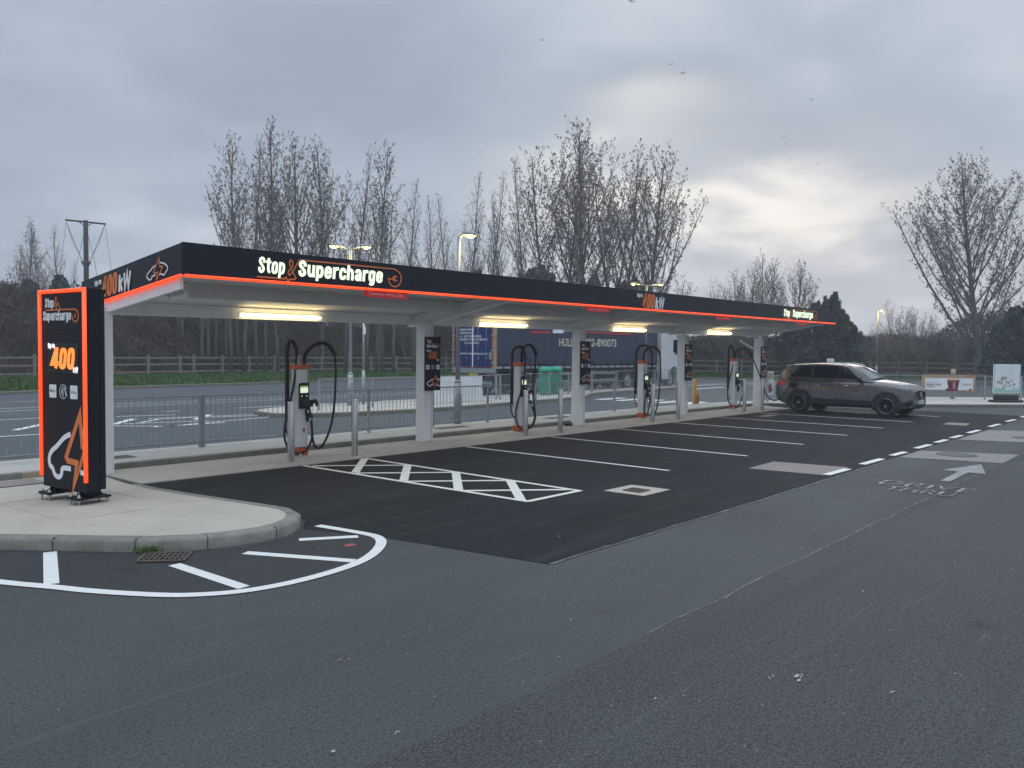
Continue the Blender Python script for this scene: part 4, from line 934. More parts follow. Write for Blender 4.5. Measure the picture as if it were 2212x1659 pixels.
# ------------------------------------------------------------------ chargers
def view_dir(x, y): d = Vector((x, y, 0)).normalized(); return d
CH = [
 # base (x,y), height, px per metre, centre px, base px row, arms and cables in zoom pixels
 dict(p=(8.31, 12.32), h=1.62, k=620, c=478, b=1512, num=None, pole=(348, 1105, 445),
      arch1=[(348, 445), (352, 330), (368, 255), (392, 228), (420, 262), (448, 340), (455, 400)], stub=(530, 512, 445),
      arch2=[(530, 450), (545, 385), (590, 320), (660, 270), (735, 258), (800, 290), (845, 360), (860, 400)],
      cab1=[(452, 395), (440, 500), (434, 640), (410, 780), (378, 930), (345, 1080), (322, 1180), (318, 1300), (345, 1400), (400, 1462), (480, 1490), (550, 1455), (602, 1370), (618, 1270), (604, 1130), (575, 1010), (545, 945)],
      cab2=[(858, 398), (872, 520), (868, 680), (862, 860), (840, 1080), (800, 1250), (740, 1380), (690, 1436), (645, 1410), (618, 1330), (614, 1200), (600, 1060), (575, 930)],
      short=[(345, 1105), (332, 1180), (345, 1250), (385, 1300)], label='nearest white charging post with orange cap and two black cable arms'),
 dict(p=(14.45, 12.40), h=1.64, k=466, c=1208, b=1395, num='3', pole=(1122, 1085, 575),
      arch1=[(1122, 575), (1125, 520), (1145, 475), (1180, 452), (1215, 455), (1245, 490), (1262, 545), (1270, 590)], stub=(1228, 630, 560),
      arch2=[(1228, 565), (1230, 500), (1255, 450), (1300, 430), (1340, 445), (1370, 500), (1385, 555)],
      cab1=[(1270, 590), (1266, 700), (1255, 840), (1215, 980), (1180, 1090), (1163, 1200), (1180, 1300), (1225, 1360), (1270, 1370), (1330, 1345), (1372, 1270), (1380, 1200), (1350, 1110), (1315, 1030), (1290, 960)],
      cab2=[(1383, 550), (1376, 680), (1360, 820), (1358, 960), (1368, 1080), (1385, 1190), (1380, 1270), (1345, 1335), (1310, 1345), (1290, 1250), (1280, 1120), (1270, 1000)],
      short=[(1113, 1090), (1115, 1150), (1130, 1205), (1165, 1240)], label='white charging post numbered 3 with orange cap, right of the column with the near sign'),
 dict(p=(20.19, 12.60), h=1.68, k=380, c=920, b=1525, num='5', pole=(846, 1260, 820),
      arch1=[(850, 820), (858, 770), (885, 725), (930, 712), (975, 730), (1005, 770), (1020, 820)], stub=(932, 888, 830),
      arch2=[(932, 835), (945, 780), (975, 745), (1015, 732), (1055, 740), (1090, 775), (1108, 820)],
      cab1=[(1020, 820), (1024, 930), (1005, 1070), (975, 1200), (952, 1330), (945, 1420), (955, 1495), (980, 1480), (1002, 1380), (1005, 1260), (992, 1180), (975, 1130)],
      cab2=[(1108, 820), (1116, 950), (1114, 1120), (1100, 1300), (1078, 1430), (1050, 1490), (1025, 1400), (1010, 1270), (985, 1150)],
      short=[(836, 1262), (836, 1310), (848, 1360), (872, 1395)], label='white charging post numbered 5 with orange cap, between the third and fourth columns'),
 dict(p=(26.0, 12.55), h=1.74, k=314, c=1865, b=1425, num='7', pole=(1806, 1200, 830),
      arch1=[(1806, 830), (1810, 770), (1822, 740), (1836, 733), (1850, 760), (1860, 810), (1866, 850)], stub=None,
      arch2=[(1868, 878), (1872, 830), (1892, 790), (1935, 765), (1980, 766), (2020, 795), (2055, 850)],
      cab1=[(1866, 850), (1852, 950), (1828, 1080), (1806, 1200), (1803, 1290), (1820, 1360), (1858, 1400), (1900, 1402), (1942, 1350), (1966, 1260), (1962, 1190), (1940, 1120)],
      cab2=None, short=[(1800, 1205), (1802, 1260), (1815, 1300), (1838, 1315)], label='white charging post numbered 7 with orange cap, its cable running to the car'),
]
for C in CH:
    x, y = C['p']; root = thing('charging_post', (x, y, .014), C['label'], 'ev charger', 'white charging posts under the canopy')
    H = C['h']; fwd = Vector((x, y, 0)).normalized(); rt = Vector((fwd.y, -fwd.x, 0))
    W2, D2 = .115, .095
    bd = MB(); prof = [(.15, 1.0), (.5, 1.0), (1.0, .98), (H-.085, .97)]
    vs = []
    for z, s in prof: vs += [(-W2*s, -D2, z), (W2*s, -D2, z), (W2*s, D2, z), (-W2*s, D2, z)]
    bd.add(vs, [(i*4+j, i*4+(j+1) % 4, (i+1)*4+(j+1) % 4, (i+1)*4+j) for i in range(len(prof)-1) for j in range(4)]+[(3, 2, 1, 0), tuple(range(len(vs)-4, len(vs)))])
    bd.build('housing', M_CHW, root, bevel=.012, seg=3)
    MB().box(-W2-.016, W2+.016, -D2-.014, D2+.014, H-.080, H).build('top_cap', M_ORPL, root, bevel=.008)
    MB().box(-W2-.010, W2+.010, -D2-.010, D2+.010, .012, .145).build('base_skirt', M_ORPL, root, bevel=.006)
    MB().lathe((0, 0), [(.21, 0), (.21, .008), (.20, .012), (.001, .012)], 30).build('base_plate', M_BOLT, root)
    sp_ = MB(); fy = -D2-.001
    sp_.prism([(-.085, .84), (.118, .84), (.118, 1.30), (-.055, 1.30), (-.085, 1.27)], 0, .035); sp_.xform(lambda a, b, c: (a+.004, fy-c, b)); scr_ = sp_.build('control_panel', M_DARKP, root, bevel=.006)
    sh = Sheet((0, fy-.0362, 0), (1, 0, 0)); m1, m2 = MB(), MB()
    sh.rect(m1, -.066, .092, 1.122, 1.215, .001); m1.build('display', M_DISP, scr_); sh.rect(m2, -.066, .092, 1.2155, 1.245, .001)
    m2.build('display_header', M_DISG, scr_)
    for bx in (-.035, .065): m3 = MB(); sh.disc(m3, bx, 1.065, .016, .001, n=12); m3.build('button', M_DISG, scr_)
    kp = MB(); sh.rect(kp, -.07, .096, 1.02, 1.11, .0006); kp.build('keypad', M_GLASS, scr_)
    # connector holsters at the right-hand side
    hb = MB().box(-.05, .15, fy-.12, fy-.036, .87, 1.0); hb.build('connector_holster', M_DARKP, root, bevel=.02, seg=3)
    cg = MB().tube([(.10, fy-.10, .93), (.17, fy-.15, .99), (.20, fy-.15, .96), (.205, fy-.14, .88)], [.03, .034, .03, .022], 10)
    cg.build('connector', M_RUB, root)
    h2 = MB().prism([(.045, .82), (.13, .82), (.20, .69), (.075, .60)], 0, .05); h2.xform(lambda a, b, c: (a, fy-.002-c, b)); h2.build('lower_holster', M_DARKP, root, bevel=.006)
    lg, lt = MB(), MB(); s0 = Sheet((0, fy, 0), (1, 0, 0)); s0.disc(lg, .03, .455, .032, .002, n=20); lg.build('emblem', M_ORPL, root)
    label_text(s0, lt, 'kempower', -.012, .072, .388, .402, .0015); lt.build('maker_name', M_LAMPP, root)
    if C['num']:
        nm = MB(); label_text(s0, nm, C['num'], -.055, .0, H-.29, H-.205, .0015, bold=.03); s0.rect(nm, -.055, .02, H-.335, H-.315, .0015); nm.build('number', M_BLACK, root)
    # arms and cables: drawn in the upright plane facing across the bays, bowed a little out of it
    def W3(px, py, dep=0.0):
        a = (px-C['c'])/C['k']; z = (C['b']-py)/C['k']; v = rt*a+fwd*dep; return (v.x, v.y, max(z, .03))
    px, pb, ptp = C['pole']
    MB().tube([W3(px, pb, .03), W3(px, ptp, .03)], .040, 12).build('cable_arm', M_RUB, root)
    br = MB()
    for q in (pb-8, pb-85): br.beam(W3(px-14, q, .03), W3(C['c']-20, q, .03), .05, .022).tube([W3(px, q+6, .03), W3(px, q-6, .03)], .05, 10)
    br.build('arm_bracket', M_DARKP, root)
    if C['stub']:
        a, b_, c_ = C['stub']; MB().tube([W3(a, b_-2, .06), W3(a, c_, .06)], .034, 12).build('cable_arm', M_RUB, root)
    def smooth3(P, it=3):
        P = [Vector(p) for p in P]
        for _ in range(it):
            q = [P[0]]
            for a, b in zip(P, P[1:]): q += [a.lerp(b, .25), a.lerp(b, .75)]
            P = q+[P[-1]]
        return P
    for nm, key in (('arch', 'arch1'), ('arch', 'arch2')):
        P = smooth3([W3(a, b, .03-.10*i/8) for i, (a, b) in enumerate(C[key])], 2); MB().tube(P, .032, 8).build('cable_arch', M_RUB, root)
        if not (C['num'] == '7' and key == 'arch2'):
            cl = MB(); acc = 0
            for a, b in zip(P, P[1:]):
                acc += (b-a).length
                if acc > .028:
                    acc = 0; t = (b-a).normalized(); o_up = t.cross(fwd).normalized()
                    if o_up.z < 0: o_up = -o_up
                    if o_up.length: cl.tube([b-t*.005, b+t*.005], .042, 8).tube([b, b+o_up*.056], .007, 4)
            cl.build('spring_clip', M_HOOK, root)
    for key in ('cab1', 'cab2', 'short'):
        if C.get(key):
            m = C[key]; P = smooth3([W3(a, b, -.07-.10*math.sin(PI*i/len(m))) for i, (a, b) in enumerate(m)])
            MB().tube(P, .021 if key != 'short' else .016, 8).build('cable', M_RUB, root)
            if key == 'cab1':
                for q in (-5, -12, -18):
                    MB().tube([P[q], P[q-2]], .025, 8).build('cable_band', M_CHW, root)
    if C['num'] in (None, '7'):
        P = [W3(C['c']+5*(C['k']/620), C['b']-25, -.2), W3(C['c']+20*(C['k']/620), C['b']+10, -.22)]
        MB().beam(P[0], P[1], .03, .004, up=tuple(fwd)).build('tag', M_WHSIGN, root)
# cable from charger 7 to the car
cp = [(25.98, 12.20, 2.02), (26.0, 11.98, 1.93), (26.02, 11.80, 1.62), (26.02, 11.62, 1.22), (26.0, 11.50, .90), (25.98, 11.40, .62), (25.95, 11.22, .42), (25.93, 11.05, .37), (25.96, 10.85, .44), (26.02, 10.75, .60), (26.10, 10.66, .80), (26.16, 10.60, .93)]
P = [Vector(p) for p in cp]
for _ in range(3):
    q = [P[0]]
    for a, b in zip(P, P[1:]): q += [a.lerp(b, .25), a.lerp(b, .75)]
    P = q+[P[-1]]
cc = MB().tube(P, .021, 8).build('charging_cable', M_RUB, None); tag(cc, 'black cable sagging from the far charger to the side of the grey car', 'cable')
# ------------------------------------------------------------------ guard railings
def railing(line, label, z0=.10, h=.96, post_sp=1.95, ends=True, name='guard_railing', bars=.105, group='galvanised guard railings'):
    L = [Vector((*p, 0)) for p in line]; base = L[0].copy(); root = thing(name, (base.x, base.y, z0), label, 'railing', group)
    L = [p-base for p in L]
    for a, b in zip(L, L[1:]):
        d = b-a; n = max(1, round(d.length/post_sp)); u = d.normalized()
        for k in range(n+(1 if b is L[-1] else 0)):
            p = a+d*(k/n); MB().beam((p.x, p.y, 0), (p.x, p.y, h), .05, .05, up=(u.x, u.y, 0)).build('post', M_GALV, root)
        for k in range(n):
            p = a+d*(k/n)+u*.03; q = a+d*((k+1)/n)-u*.03; pn = MB()
            pn.beam((p.x, p.y, h-.02), (q.x, q.y, h-.02), .04, .03).beam((p.x, p.y, .11), (q.x, q.y, .11), .035, .012)
            m = int((q-p).length/bars)
            for j in range(1, m): c = p.lerp(q, j/m); pn.tube([(c.x, c.y, .115), (c.x, c.y, h-.03)], .0065, 5, caps=False)
            pn.build('bar_panel', M_GALV, root)
    return root
railing([(-8.3, 13.96), (7.30, 13.96)], 'near galvanised guard railing left of and behind the totem sign', post_sp=1.95)
railing([(7.36, 13.96), (24.6, 13.96)], 'near galvanised guard railing behind the chargers on the footpath', post_sp=1.92)
railing([(14.35, 20.25), (22.7, 20.45)], 'far galvanised railing on the traffic island carrying the white banners', z0=.10)
railing([(22.8, 20.75), (26.5, 21.1), (28.1, 21.3), (30.6, 21.8)], 'far galvanised railing on the island in front of the green bins')
railing([(31.0, 22.15), (35.5, 22.3), (40.6, 22.75)], 'farthest galvanised railing on the island beside the lorry cab')
railing([(29.5, 12.85), (33.0, 11.9), (36.1, 10.65), (37.35, 9.3), (38.6, 7.3), (40.6, 5.0), (45.6, -.2)], 'galvanised guard railing behind the grey car and the cup banner', h=1.02)
# ------------------------------------------------------------------ banners
def cloth(root, p0, p1, z0, z1, mat, name, seed=0, sag=.02, nx=24, nz=8, tilt=0.0):
    r_ = random.Random(seed); a, b = Vector(p0), Vector(p1); d = b-a; n_ = Vector((d.y, -d.x)).normalized(); mb = MB(); vs = []
    for side in (0, 1):
        for i in range(nx+1):
            for j in range(nz+1):
                t, s = i/nx, j/nz; w = sag*(math.sin(t*9+seed)*.5+math.sin(t*4+s*5+seed)*.6); lo = z0+tilt*t+.02*math.sin(t*7+seed)*(1-s)
                q = a+d*t+n_*(w+side*.004); vs.append((q.x, q.y, lo+(z1-lo)*s))
    k = (nx+1)*(nz+1); f = []
    for i in range(nx):
        for j in range(nz):
            q = i*(nz+1)+j; f += [(q, q+1, q+nz+2, q+nz+1), (k+q, k+q+nz+1, k+q+nz+2, k+q+1)]
    mb.add(vs, f, True); return mb.build(name, mat, root)
bn = thing('white_banner', (18.9, 20.20, .1), 'blank white banner tied to the island railing, left half behind the near column', 'banner', 'blank white banners on the island railing'); cloth(bn, (0, 0), (1.25, .02), .06, .93, M_BANW, 'sheet', 1)
bn = thing('white_banner', (20.2, 20.22, .1), 'blank white banner tied to the island railing, right half below the trailer doors', 'banner', 'blank white banners on the island railing'); cloth(bn, (0, 0), (1.3, .03), .04, .92, M_BANW, 'sheet', 3)
# cup banner on the right-hand railing
A0, A1 = Vector((37.20, 9.42)), Vector((38.32, 7.62)); dd = (A1-A0); nrm = Vector((dd.y, -dd.x)).normalized()
if nrm.dot(-A0) < 0: nrm = -nrm
cbn = thing('coffee_banner', (A0.x+nrm.x*.07, A0.y+nrm.y*.07, .1), 'brown edged advertising banner with a maroon coffee cup hanging on the right railing', 'banner')
cloth(cbn, (0, 0), (dd.x, dd.y), .36, 1.04, M_BANBR, 'sheet', 5, .010)
sh = Sheet((nrm.x*.03, nrm.y*.03, 0), (dd.x, dd.y, 0)); Lb = dd.length
m1, m2, m3, m4 = MB(), MB(), MB(), MB()
sh.rect(m1, .12, Lb-.10, .40, .90, .004); m1.build('white_field', M_BANW, cbn)
sh.poly(m2, [(.50*Lb, .36), (.66*Lb, .36), (.70*Lb, .84), (.465*Lb, .84)], .010); sh.poly(m2, [(.43*Lb, .37), (.52*Lb, .36), (.56*Lb, .42), (.46*Lb, .47)], .011)
label_text(sh, m2, 'SIGNATURE', .17, .76, .585, .655, .0055, bold=.03); label_text(sh, m2, 'TASTE.', .17, .50, .50, .57, .0055, bold=.03); sh.rect(m2, .17, .66, .69, .702, .0055)
label_text(sh, m2, 'COSTA', .745*Lb, .91*Lb, .60, .67, .0055, bold=.02); sh.disc(m2, .90*Lb, .42, .045, .0055, n=14); m2.build('maroon_print', M_MARN, cbn)
sh.poly(m3, [(.46*Lb+.12*Lb*(1+math.cos(t)), .85+.045*math.sin(t)) for t in np.linspace(0, 2*PI, 20)[:-1]], .012); m3.build('cup_lid', M_FOAM, cbn)
vt = Sheet((sh.P(.62*Lb, .45, .012)), (0, 0, 1), -Vector((dd.x, dd.y, 0)).normalized()) ; label_text(vt, m4, 'COSTA', 0, .30, 0, .09, .001, bold=.03); m4.build('cup_lettering', M_CREAM, cbn)
# forecourt board in front of the railing at the right edge
bx, by = 37.30, 6.30; q = Vector((.98, -.80)).normalized()
fb = thing('pavement_board', (bx, by, .10), 'white and mint pavement board on a black base at the right edge of the photo', 'advertising board', rz=math.atan2(q.y, q.x))
MB().prism([(-.64, -.22), (.64, -.22), (.64, .22), (-.64, .22)], 0, .10).prism([(-.50, -.13), (.50, -.13), (.50, .13), (-.50, .13)], .10, .30).build('base', M_DARKP, fb, bevel=.04, seg=2)
MB().box(-.60, .60, -.03, .03, .36, 1.52).build('panel', M_BANW, fb, bevel=.01)
MB().box(-.40, .40, -.03, .03, .28, .36).build('bracket', M_GALV, fb)
s0 = Sheet((-.60, -.031, .36), (1, 0, 0)); m1, m2, m3 = MB(), MB(), MB()
s0.rect(m1, .0, .035, 0, 1.16, .002); s0.rect(m1, 1.165, 1.20, 0, 1.16, .002); s0.poly(m1, [(.035, .04), (1.165, .04), (1.165, .20), (.6, .13), (.035, .26)], .002); m1.build('mint_print', M_MINT, fb)
r5 = random.Random(3)
for k in range(16):
    a, b = r5.uniform(.10, 1.0), r5.uniform(.18, .50); w = r5.uniform(.06, .16); s0.rect(m2 if k % 3 else m3, a, a+w, b, b+w*.45, .003+.0006*k)
s0.rect(m2, .32, .58, .56, .66, .004); s0.rect(m3, .36, .54, .60, .62, .006)
m2.build('dark_print', M_LAMPP, fb); m3.build('grey_print', M_BANBR, fb)
# orange advertising sleeve and coffee flag behind the canopy columns
ob = thing('orange_sleeve', (26.2, 14.15, .10), 'orange advertising sleeve round a post behind the fourth canopy column', 'advertising sleeve')
MB().lathe((0, 0), [(.075, .0), (.075, .90), (.001, .90)], 18).build('sleeve', M_ORB, ob); s0 = Sheet((-.06, -.105, 0), (.87, -.49, 0)); m1 = MB(); s0.poly(m1, [(0.0, .02), (.12, .02), (.12, .30), (.07, .42), (0, .22)], .004); s0.rect(m1, 0, .12, .80, .84, .004); m1.build('print', M_ORB2, ob)
cf = thing('coffee_flag', (30.05, 13.05, .10), 'narrow pale advertising flag with a maroon cup behind the farthest canopy column', 'banner')
MB().tube([(0, 0, 0), (0, 0, 1.18)], .012, 8).build('pole', M_GALV, cf); fl_ = MB(); s0 = Sheet((-.14, -.02, 0), (.92, -.39, 0)); s0.rect(fl_, 0, .30, .26, 1.16, .004, .006); fl_.build('cloth', M_BANW, cf)
m1, m2, m3 = MB(), MB(), MB(); s0.poly(m1, [(.06, .34), (.20, .34), (.23, .66), (.03, .66)], .006); s0.rect(m1, .20, .26, .40, .52, .006); m1.build('maroon_cup', M_MARN, cf)
s0.poly(m2, [(.13+.10*math.cos(t), .69+.045*math.sin(t)) for t in np.linspace(0, 2*PI, 16)[:-1]], .0075); m2.build('cup_lid', M_FOAM, cf); s0.rect(m3, .02, .28, .86, 1.12, .006); m3.build('brown_print', M_BANBR, cf)
# ------------------------------------------------------------------ litter bins
bl = ['green double-hooded litter bin on the island, left of the pair', 'green double-hooded litter bin on the island, right of the pair']
g0 = None
for i, (x, y) in enumerate([(27.05, 21.78), (27.95, 21.90)]):
    if g0 is None:
        g0 = thing('litter_bin', (x, y, .10), bl[0], 'litter bin', 'green litter bins', rz=math.radians(-48))
        prof = [(-.27, -.24), (-.20, -.30), (.20, -.30), (.27, -.24), (.27, .24), (.20, .30), (-.20, .30), (-.27, .24)]
        MB().prism(prof, .02, 1.00).build('body', M_GREEN, g0, bevel=.02)
        lid = MB(); vs = []
        for s, z in ((1.04, 1.0), (1.04, 1.06), (.96, 1.13), (.70, 1.19), (.30, 1.21)): vs += [(p[0]*s, p[1]*s, z) for p in prof]
        lid.add(vs, [(i_*8+j, i_*8+(j+1) % 8, (i_+1)*8+(j+1) % 8, (i_+1)*8+j) for i_ in range(4) for j in range(8)]+[tuple(range(32, 40))], True); lid.build('hood', M_GREEN, g0)
        ap = MB().prism([(-.15, .86), (.15, .86), (.18, .92), (.12, .985), (-.12, .985), (-.18, .92)], 0, .012); ap.xform(lambda a, b, c: (a, -.302-c, b)); ap.build('opening', M_DARKP, g0)
    else: copy_tree(g0, (x, y, .10), label=bl[1])
# ------------------------------------------------------------------ street lamps
def lamp_post(x, y, h, label, arms, base=True, r=.062, z0=.10, name='street_lamp', head=.36):
    root = thing(name, (x, y, z0), label, 'street lamp', 'lit street lamps')
    p = MB()
    if base: p.tube([(0, 0, 0), (0, 0, 1.02)], .088, 14).tube([(0, 0, 1.02), (0, 0, 1.10)], [.088, r], 14)
    p.tube([(0, 0, 1.0 if base else 0), (0, 0, h)], [r, r*.72], 12); p.build('pole', M_LAMPP, root)
    MB().box(-.05, .05, -r*1.5, -r*1.2, .35, .75).build('access_door', M_LAMPP, root)
    for (dx, dy, L) in arms:
        d = Vector((dx, dy, 0)).normalized(); a = MB().tube([(0, 0, h-.10), tuple(d*L*.35+Vector((0, 0, h-.02))), tuple(d*L+Vector((0, 0, h+.04)))], .026, 8); a.build('arm', M_LAMPP, root)
        c = d*(L+.02); s = Vector((-d.y, d.x, 0)); hd = MB(); hz_ = h+.06
        ring = lambda k, w, z: [tuple(c+d*(k0*head*k)+s*(s0*w)+Vector((0, 0, z))) for k0, s0 in ((0, -1), (.7, -1), (1, -.5), (1, .5), (.7, 1), (0, 1))]
        vs = ring(1, .10, hz_-.02)+ring(.96, .09, hz_+.04)+ring(.7, .05, hz_+.075)
        hd.add(vs, [(i*6+j, i*6+(j+1) % 6, (i+1)*6+(j+1) % 6, (i+1)*6+j) for i in range(2) for j in range(6)]+[tuple(range(12, 18)), (5, 4, 3, 2, 1, 0)]); ho = hd.build('lamp_head', M_LAMPP, root)
        ln = MB(); cc_ = c+d*head*.55; vs = []
        for rr_, z in ((1, -.021), (.8, -.055), (.35, -.075)): vs += [tuple(cc_+d*(.15*rr_*math.cos(t))+s*(.075*rr_*math.sin(t))+Vector((0, 0, hz_+z))) for t in np.linspace(0, 2*PI, 12, endpoint=False)]
        ln.add(vs, [(i*12+j, i*12+(j+1) % 12, (i+1)*12+(j+1) % 12, (i+1)*12+j) for i in range(2) for j in range(12)]+[tuple(range(24, 36))], True); ln.build('lens', M_LAMP, ho)
        ld = bpy.data.lights.new('lamp_light', 'POINT'); ld.energy = 60; ld.color = (1, .72, .16); ld.shadow_soft_size = .08
        lo = bpy.data.objects.new('lamp_light', ld); COL.objects.link(lo); lo.parent = ho; lo.location = tuple(cc_+Vector((0, 0, hz_-.12)))
    return root
lamp_post(14.20, 14.22, 4.66, 'single lit street lamp on the footpath just right of the near canopy column', [(.83, -.3, .10)])
lamp_post(16.35, 21.35, 5.15, 'twin armed street lamp on the island behind the canopy, nearer pair of lit heads', [(.75, -.66, .30), (-.75, .66, .30)])
lamp_post(36.9, 22.85, 5.45, 'twin armed street lamp by the lorry, farther pair of lit heads above the canopy', [(.75, -.66, .52), (-.75, .66, .52)])
lamp_post(66.5, 20.1, 5.35, 'distant lit street lamp on the verge to the right of the grey car', [(-.6, -.8, .10)], r=.08, head=.5)
sgp = thing('sign_post', (17.05, 21.55, .10), 'slim grey post with small white plate on the traffic island beside the twin lamp', 'sign post')
MB().tube([(0, 0, 0), (0, 0, 1.15)], .055, 10).tube([(0, 0, 1.15), (0, 0, 2.9)], .038, 10).build('pole', M_LAMPP, sgp); MB().box(-.05, .05, -.05, -.04, 2.35, 2.62).build('plate', M_WHSIGN, sgp)
mp_ = thing('marker_post', (32.6, 11.6, .10), 'cream topped marker post just showing above the roof of the grey car', 'post'); MB().tube([(0, 0, 0), (0, 0, 1.52)], .04, 8).build('pole', M_GALV, mp_); MB().box(-.17, .13, -.10, .10, 1.50, 1.68).build('cap', M_CREAM, mp_, bevel=.02)
mp_ = thing('marker_post', (38.3, 8.45, .10), 'yellow capped grey post standing behind the cup banner', 'post'); MB().box(-.11, .11, -.06, .06, 0, 1.1).build('pole', M_GALV, mp_); MB().box(-.12, .12, -.07, .07, 1.1, 1.27).build('cap', M_FOAM, mp_, bevel=.02)
fd = thing('road_stud_box', (15.95, 12.55, .014), 'small black cable box at the foot of the column right of charger 3', 'box')
MB().box(.55, .74, -.06, .06, 0, .07).tube([(.55, 0, .04), (.45, .02, .03)], .02, 8).build('box', M_DARKP, fd, bevel=.01)
# ------------------------------------------------------------------ lorry
LX0, LX1, LY0, LY1 = 25.7, 39.15, 23.5, 26.05
lo = thing('articulated_lorry', (LX0, LY0, -.03), 'navy curtain-sided articulated lorry with a white cab parked beyond the island', 'lorry')
ll = lambda mb: mb.xform(lambda x, y, z: (x-LX0, y-LY0, z+.03))
ll(MB().box(LX0, LX1, LY0, LY1, 3.95, 4.05)).build('roof', M_NAVY, lo, bevel=.02)
cur = MB(); nx = 120; vs = []
for i in range(nx+1):
    x = LX0+.14+(LX1-LX0-.28)*i/nx
    for z in (1.36, 1.5, 3.95): vs.append((x, LY0-.012*math.sin(i*.9)*math.sin(i*.23)*(1 if z < 2 else .5), z))
cur.add(vs, [(i*3+j, (i+1)*3+j, (i+1)*3+j+1, i*3+j+1) for i in range(nx) for j in range(2)], True); ll(cur).build('curtain', M_NAVY, lo)
ll(MB().box(LX0+.1, LX1, LY1-.02, LY1, 1.3, 3.95)).build('curtain', M_NAVY, lo)
ll(MB().box(LX1-.10, LX1, LY0, LY1, 1.2, 3.98)).build('front_bulkhead', M_NAVY, lo)
ll(MB().box(LX0-.02, LX0+.12, LY0-.02, LY0+.10, 1.15, 4.0).box(LX0-.02, LX0+.12, LY1-.10, LY1+.02, 1.15, 4.0)).build('corner_post', M_BANBR, lo)
ll(MB().box(LX0, LX1, LY0-.025, LY0+.05, 1.18, 1.28)).build('side_rail', M_GALV, lo)
ll(MB().box(LX0, LX1, LY0+.05, LY1-.05, 1.02, 1.20)).build('bed', M_DARKP, lo)
bk_ = MB(); st = MB()
x = LX0+.55
while x < LX1-.3:
    ll_ = 1
    ll(MB().box(x-.022, x+.022, LY0-.05, LY0-.03, 1.19, 1.62)).build('curtain_strap', M_NAVY, lo); bk_.box(x-.03, x+.03, LY0-.055, LY0-.02, 1.16, 1.24); x += .62
ll(bk_).build('strap_buckle', M_DARKP, lo)
ll(MB().box(LX0+3.0, LX0+9.3, LY0-.02, LY0+.01, .86, .94).box(LX0+3.0, LX0+9.3, LY0-.02, LY0+.01, .52, .60)).build('side_guard', M_GALV, lo)
sg = MB(); sg.box(LX0+5.2, LX0+6.7, LY0, LY0+.5, .45, .95); ll(sg).build('pallet_box', M_DARKP, lo)
# rear doors
for (y0, y1) in ((LY0+.10, (LY0+LY1)/2-.02), ((LY0+LY1)/2+.02, LY1-.10)):
    d = ll(MB().box(LX0-.035, LX0-.0, y0, y1, 1.25, 3.95)).build('rear_door', M_BLUE, lo)
    for fy_ in (.3, .72): 
        yy = y0+(y1-y0)*fy_; ll(MB().tube([(LX0-.06, yy, 1.22), (LX0-.06, yy, 3.95)], .014, 6).box(LX0-.085, LX0-.05, yy-.09, yy+.03, 1.62, 1.66)).build('locking_bar', M_GALV, d)
ll(MB().box(LX0-.05, LX0-.036, (LY0+LY1)/2-.03, (LY0+LY1)/2+.03, 1.24, 3.97)).build('door_seal', M_WHSIGN, lo)
tr = MB()
for y in (LY0+.10, LY1-.13): tr.box(LX0-.042, LX0-.036, y, y+.035, 1.25, 3.95)
tr.box(LX0-.042, LX0-.036, LY0+.1, LY1-.1, 1.22, 1.249); ll(tr).build('red_trim', M_TRIM, lo)
hg = MB()
for z in (1.42, 1.95, 2.6, 3.3):
    for y in (LY0-.03, LY1-.16): hg.box(LX0-.07, LX0-.036, y, y+.19, z, z+.06)
ll(hg).build('hinge', M_GALV, lo)
ll(MB().box(LX0-.03, LX0+.1, LY0+.0, LY1, .98, 1.20)).build('rear_crossmember', M_GALV, lo); ll(MB().box(LX0-.03, LX0+.04, LY0+.15, LY1-.15, .50, .62)).build('underrun_bar', M_GALV, lo)
ll(MB().box(LX0-.045, LX0-.03, 24.45, 24.97, .82, .95)).build('number_plate', M_YEL, lo); 
for y in (LY0+.12, LY1-.42): ll(MB().box(LX0-.045, LX0-.03, y, y+.30, .84, .94)).build('tail_light', M_LENSR, lo)
s0 = Sheet((-.0365, 0, .03), (0, -1, 0)); wt_ = MB(); yo = -(25.85-LY0)
def dt(s, yl, yr, z0, z1, b=.02): label_text(s0, wt_, s, -(yl-LY0), -(yr-LY0), z0, z1, .0012, bold=b)
dt('WAREHOUSING', 25.78, 24.72, 2.85, 2.94); dt('DISTRIBUTION', 25.78, 24.80, 2.70, 2.79); dt('TAIL - LIFT DELIVERIES', 25.78, 24.25, 2.55, 2.64); dt('OVERNIGHT PALLET SERVICE', 25.78, 23.88, 2.41, 2.50); dt('(U.K-EUROPE)', 25.30, 24.38, 2.24, 2.345)
dt('www.dancophaulage.co.uk', 25.72, 23.86, 1.77, 1.89, .015); dt('45', 25.80, 25.66, 1.30, 1.40)
wt_.build('door_lettering', M_WHSIGN, lo)
MBs = MB(); MBs.box(-.0372, -.0365, 23.62-LY0, 23.80-LY0, 1.62, 1.92); MBs.build('door_sticker', M_LAMPP, lo)
s1 = Sheet((0, -.030, .03), (1, 0, 0)); cm_ = MB(); label_text(s1, cm_, 'HULL', 30.18-LX0, 31.30-LX0, 2.22, 2.58, .004, bold=.018); cn_ = MB(); label_text(s1, cn_, '01482-890073', 31.62-LX0, 35.02-LX0, 2.23, 2.63, .004, bold=.018)
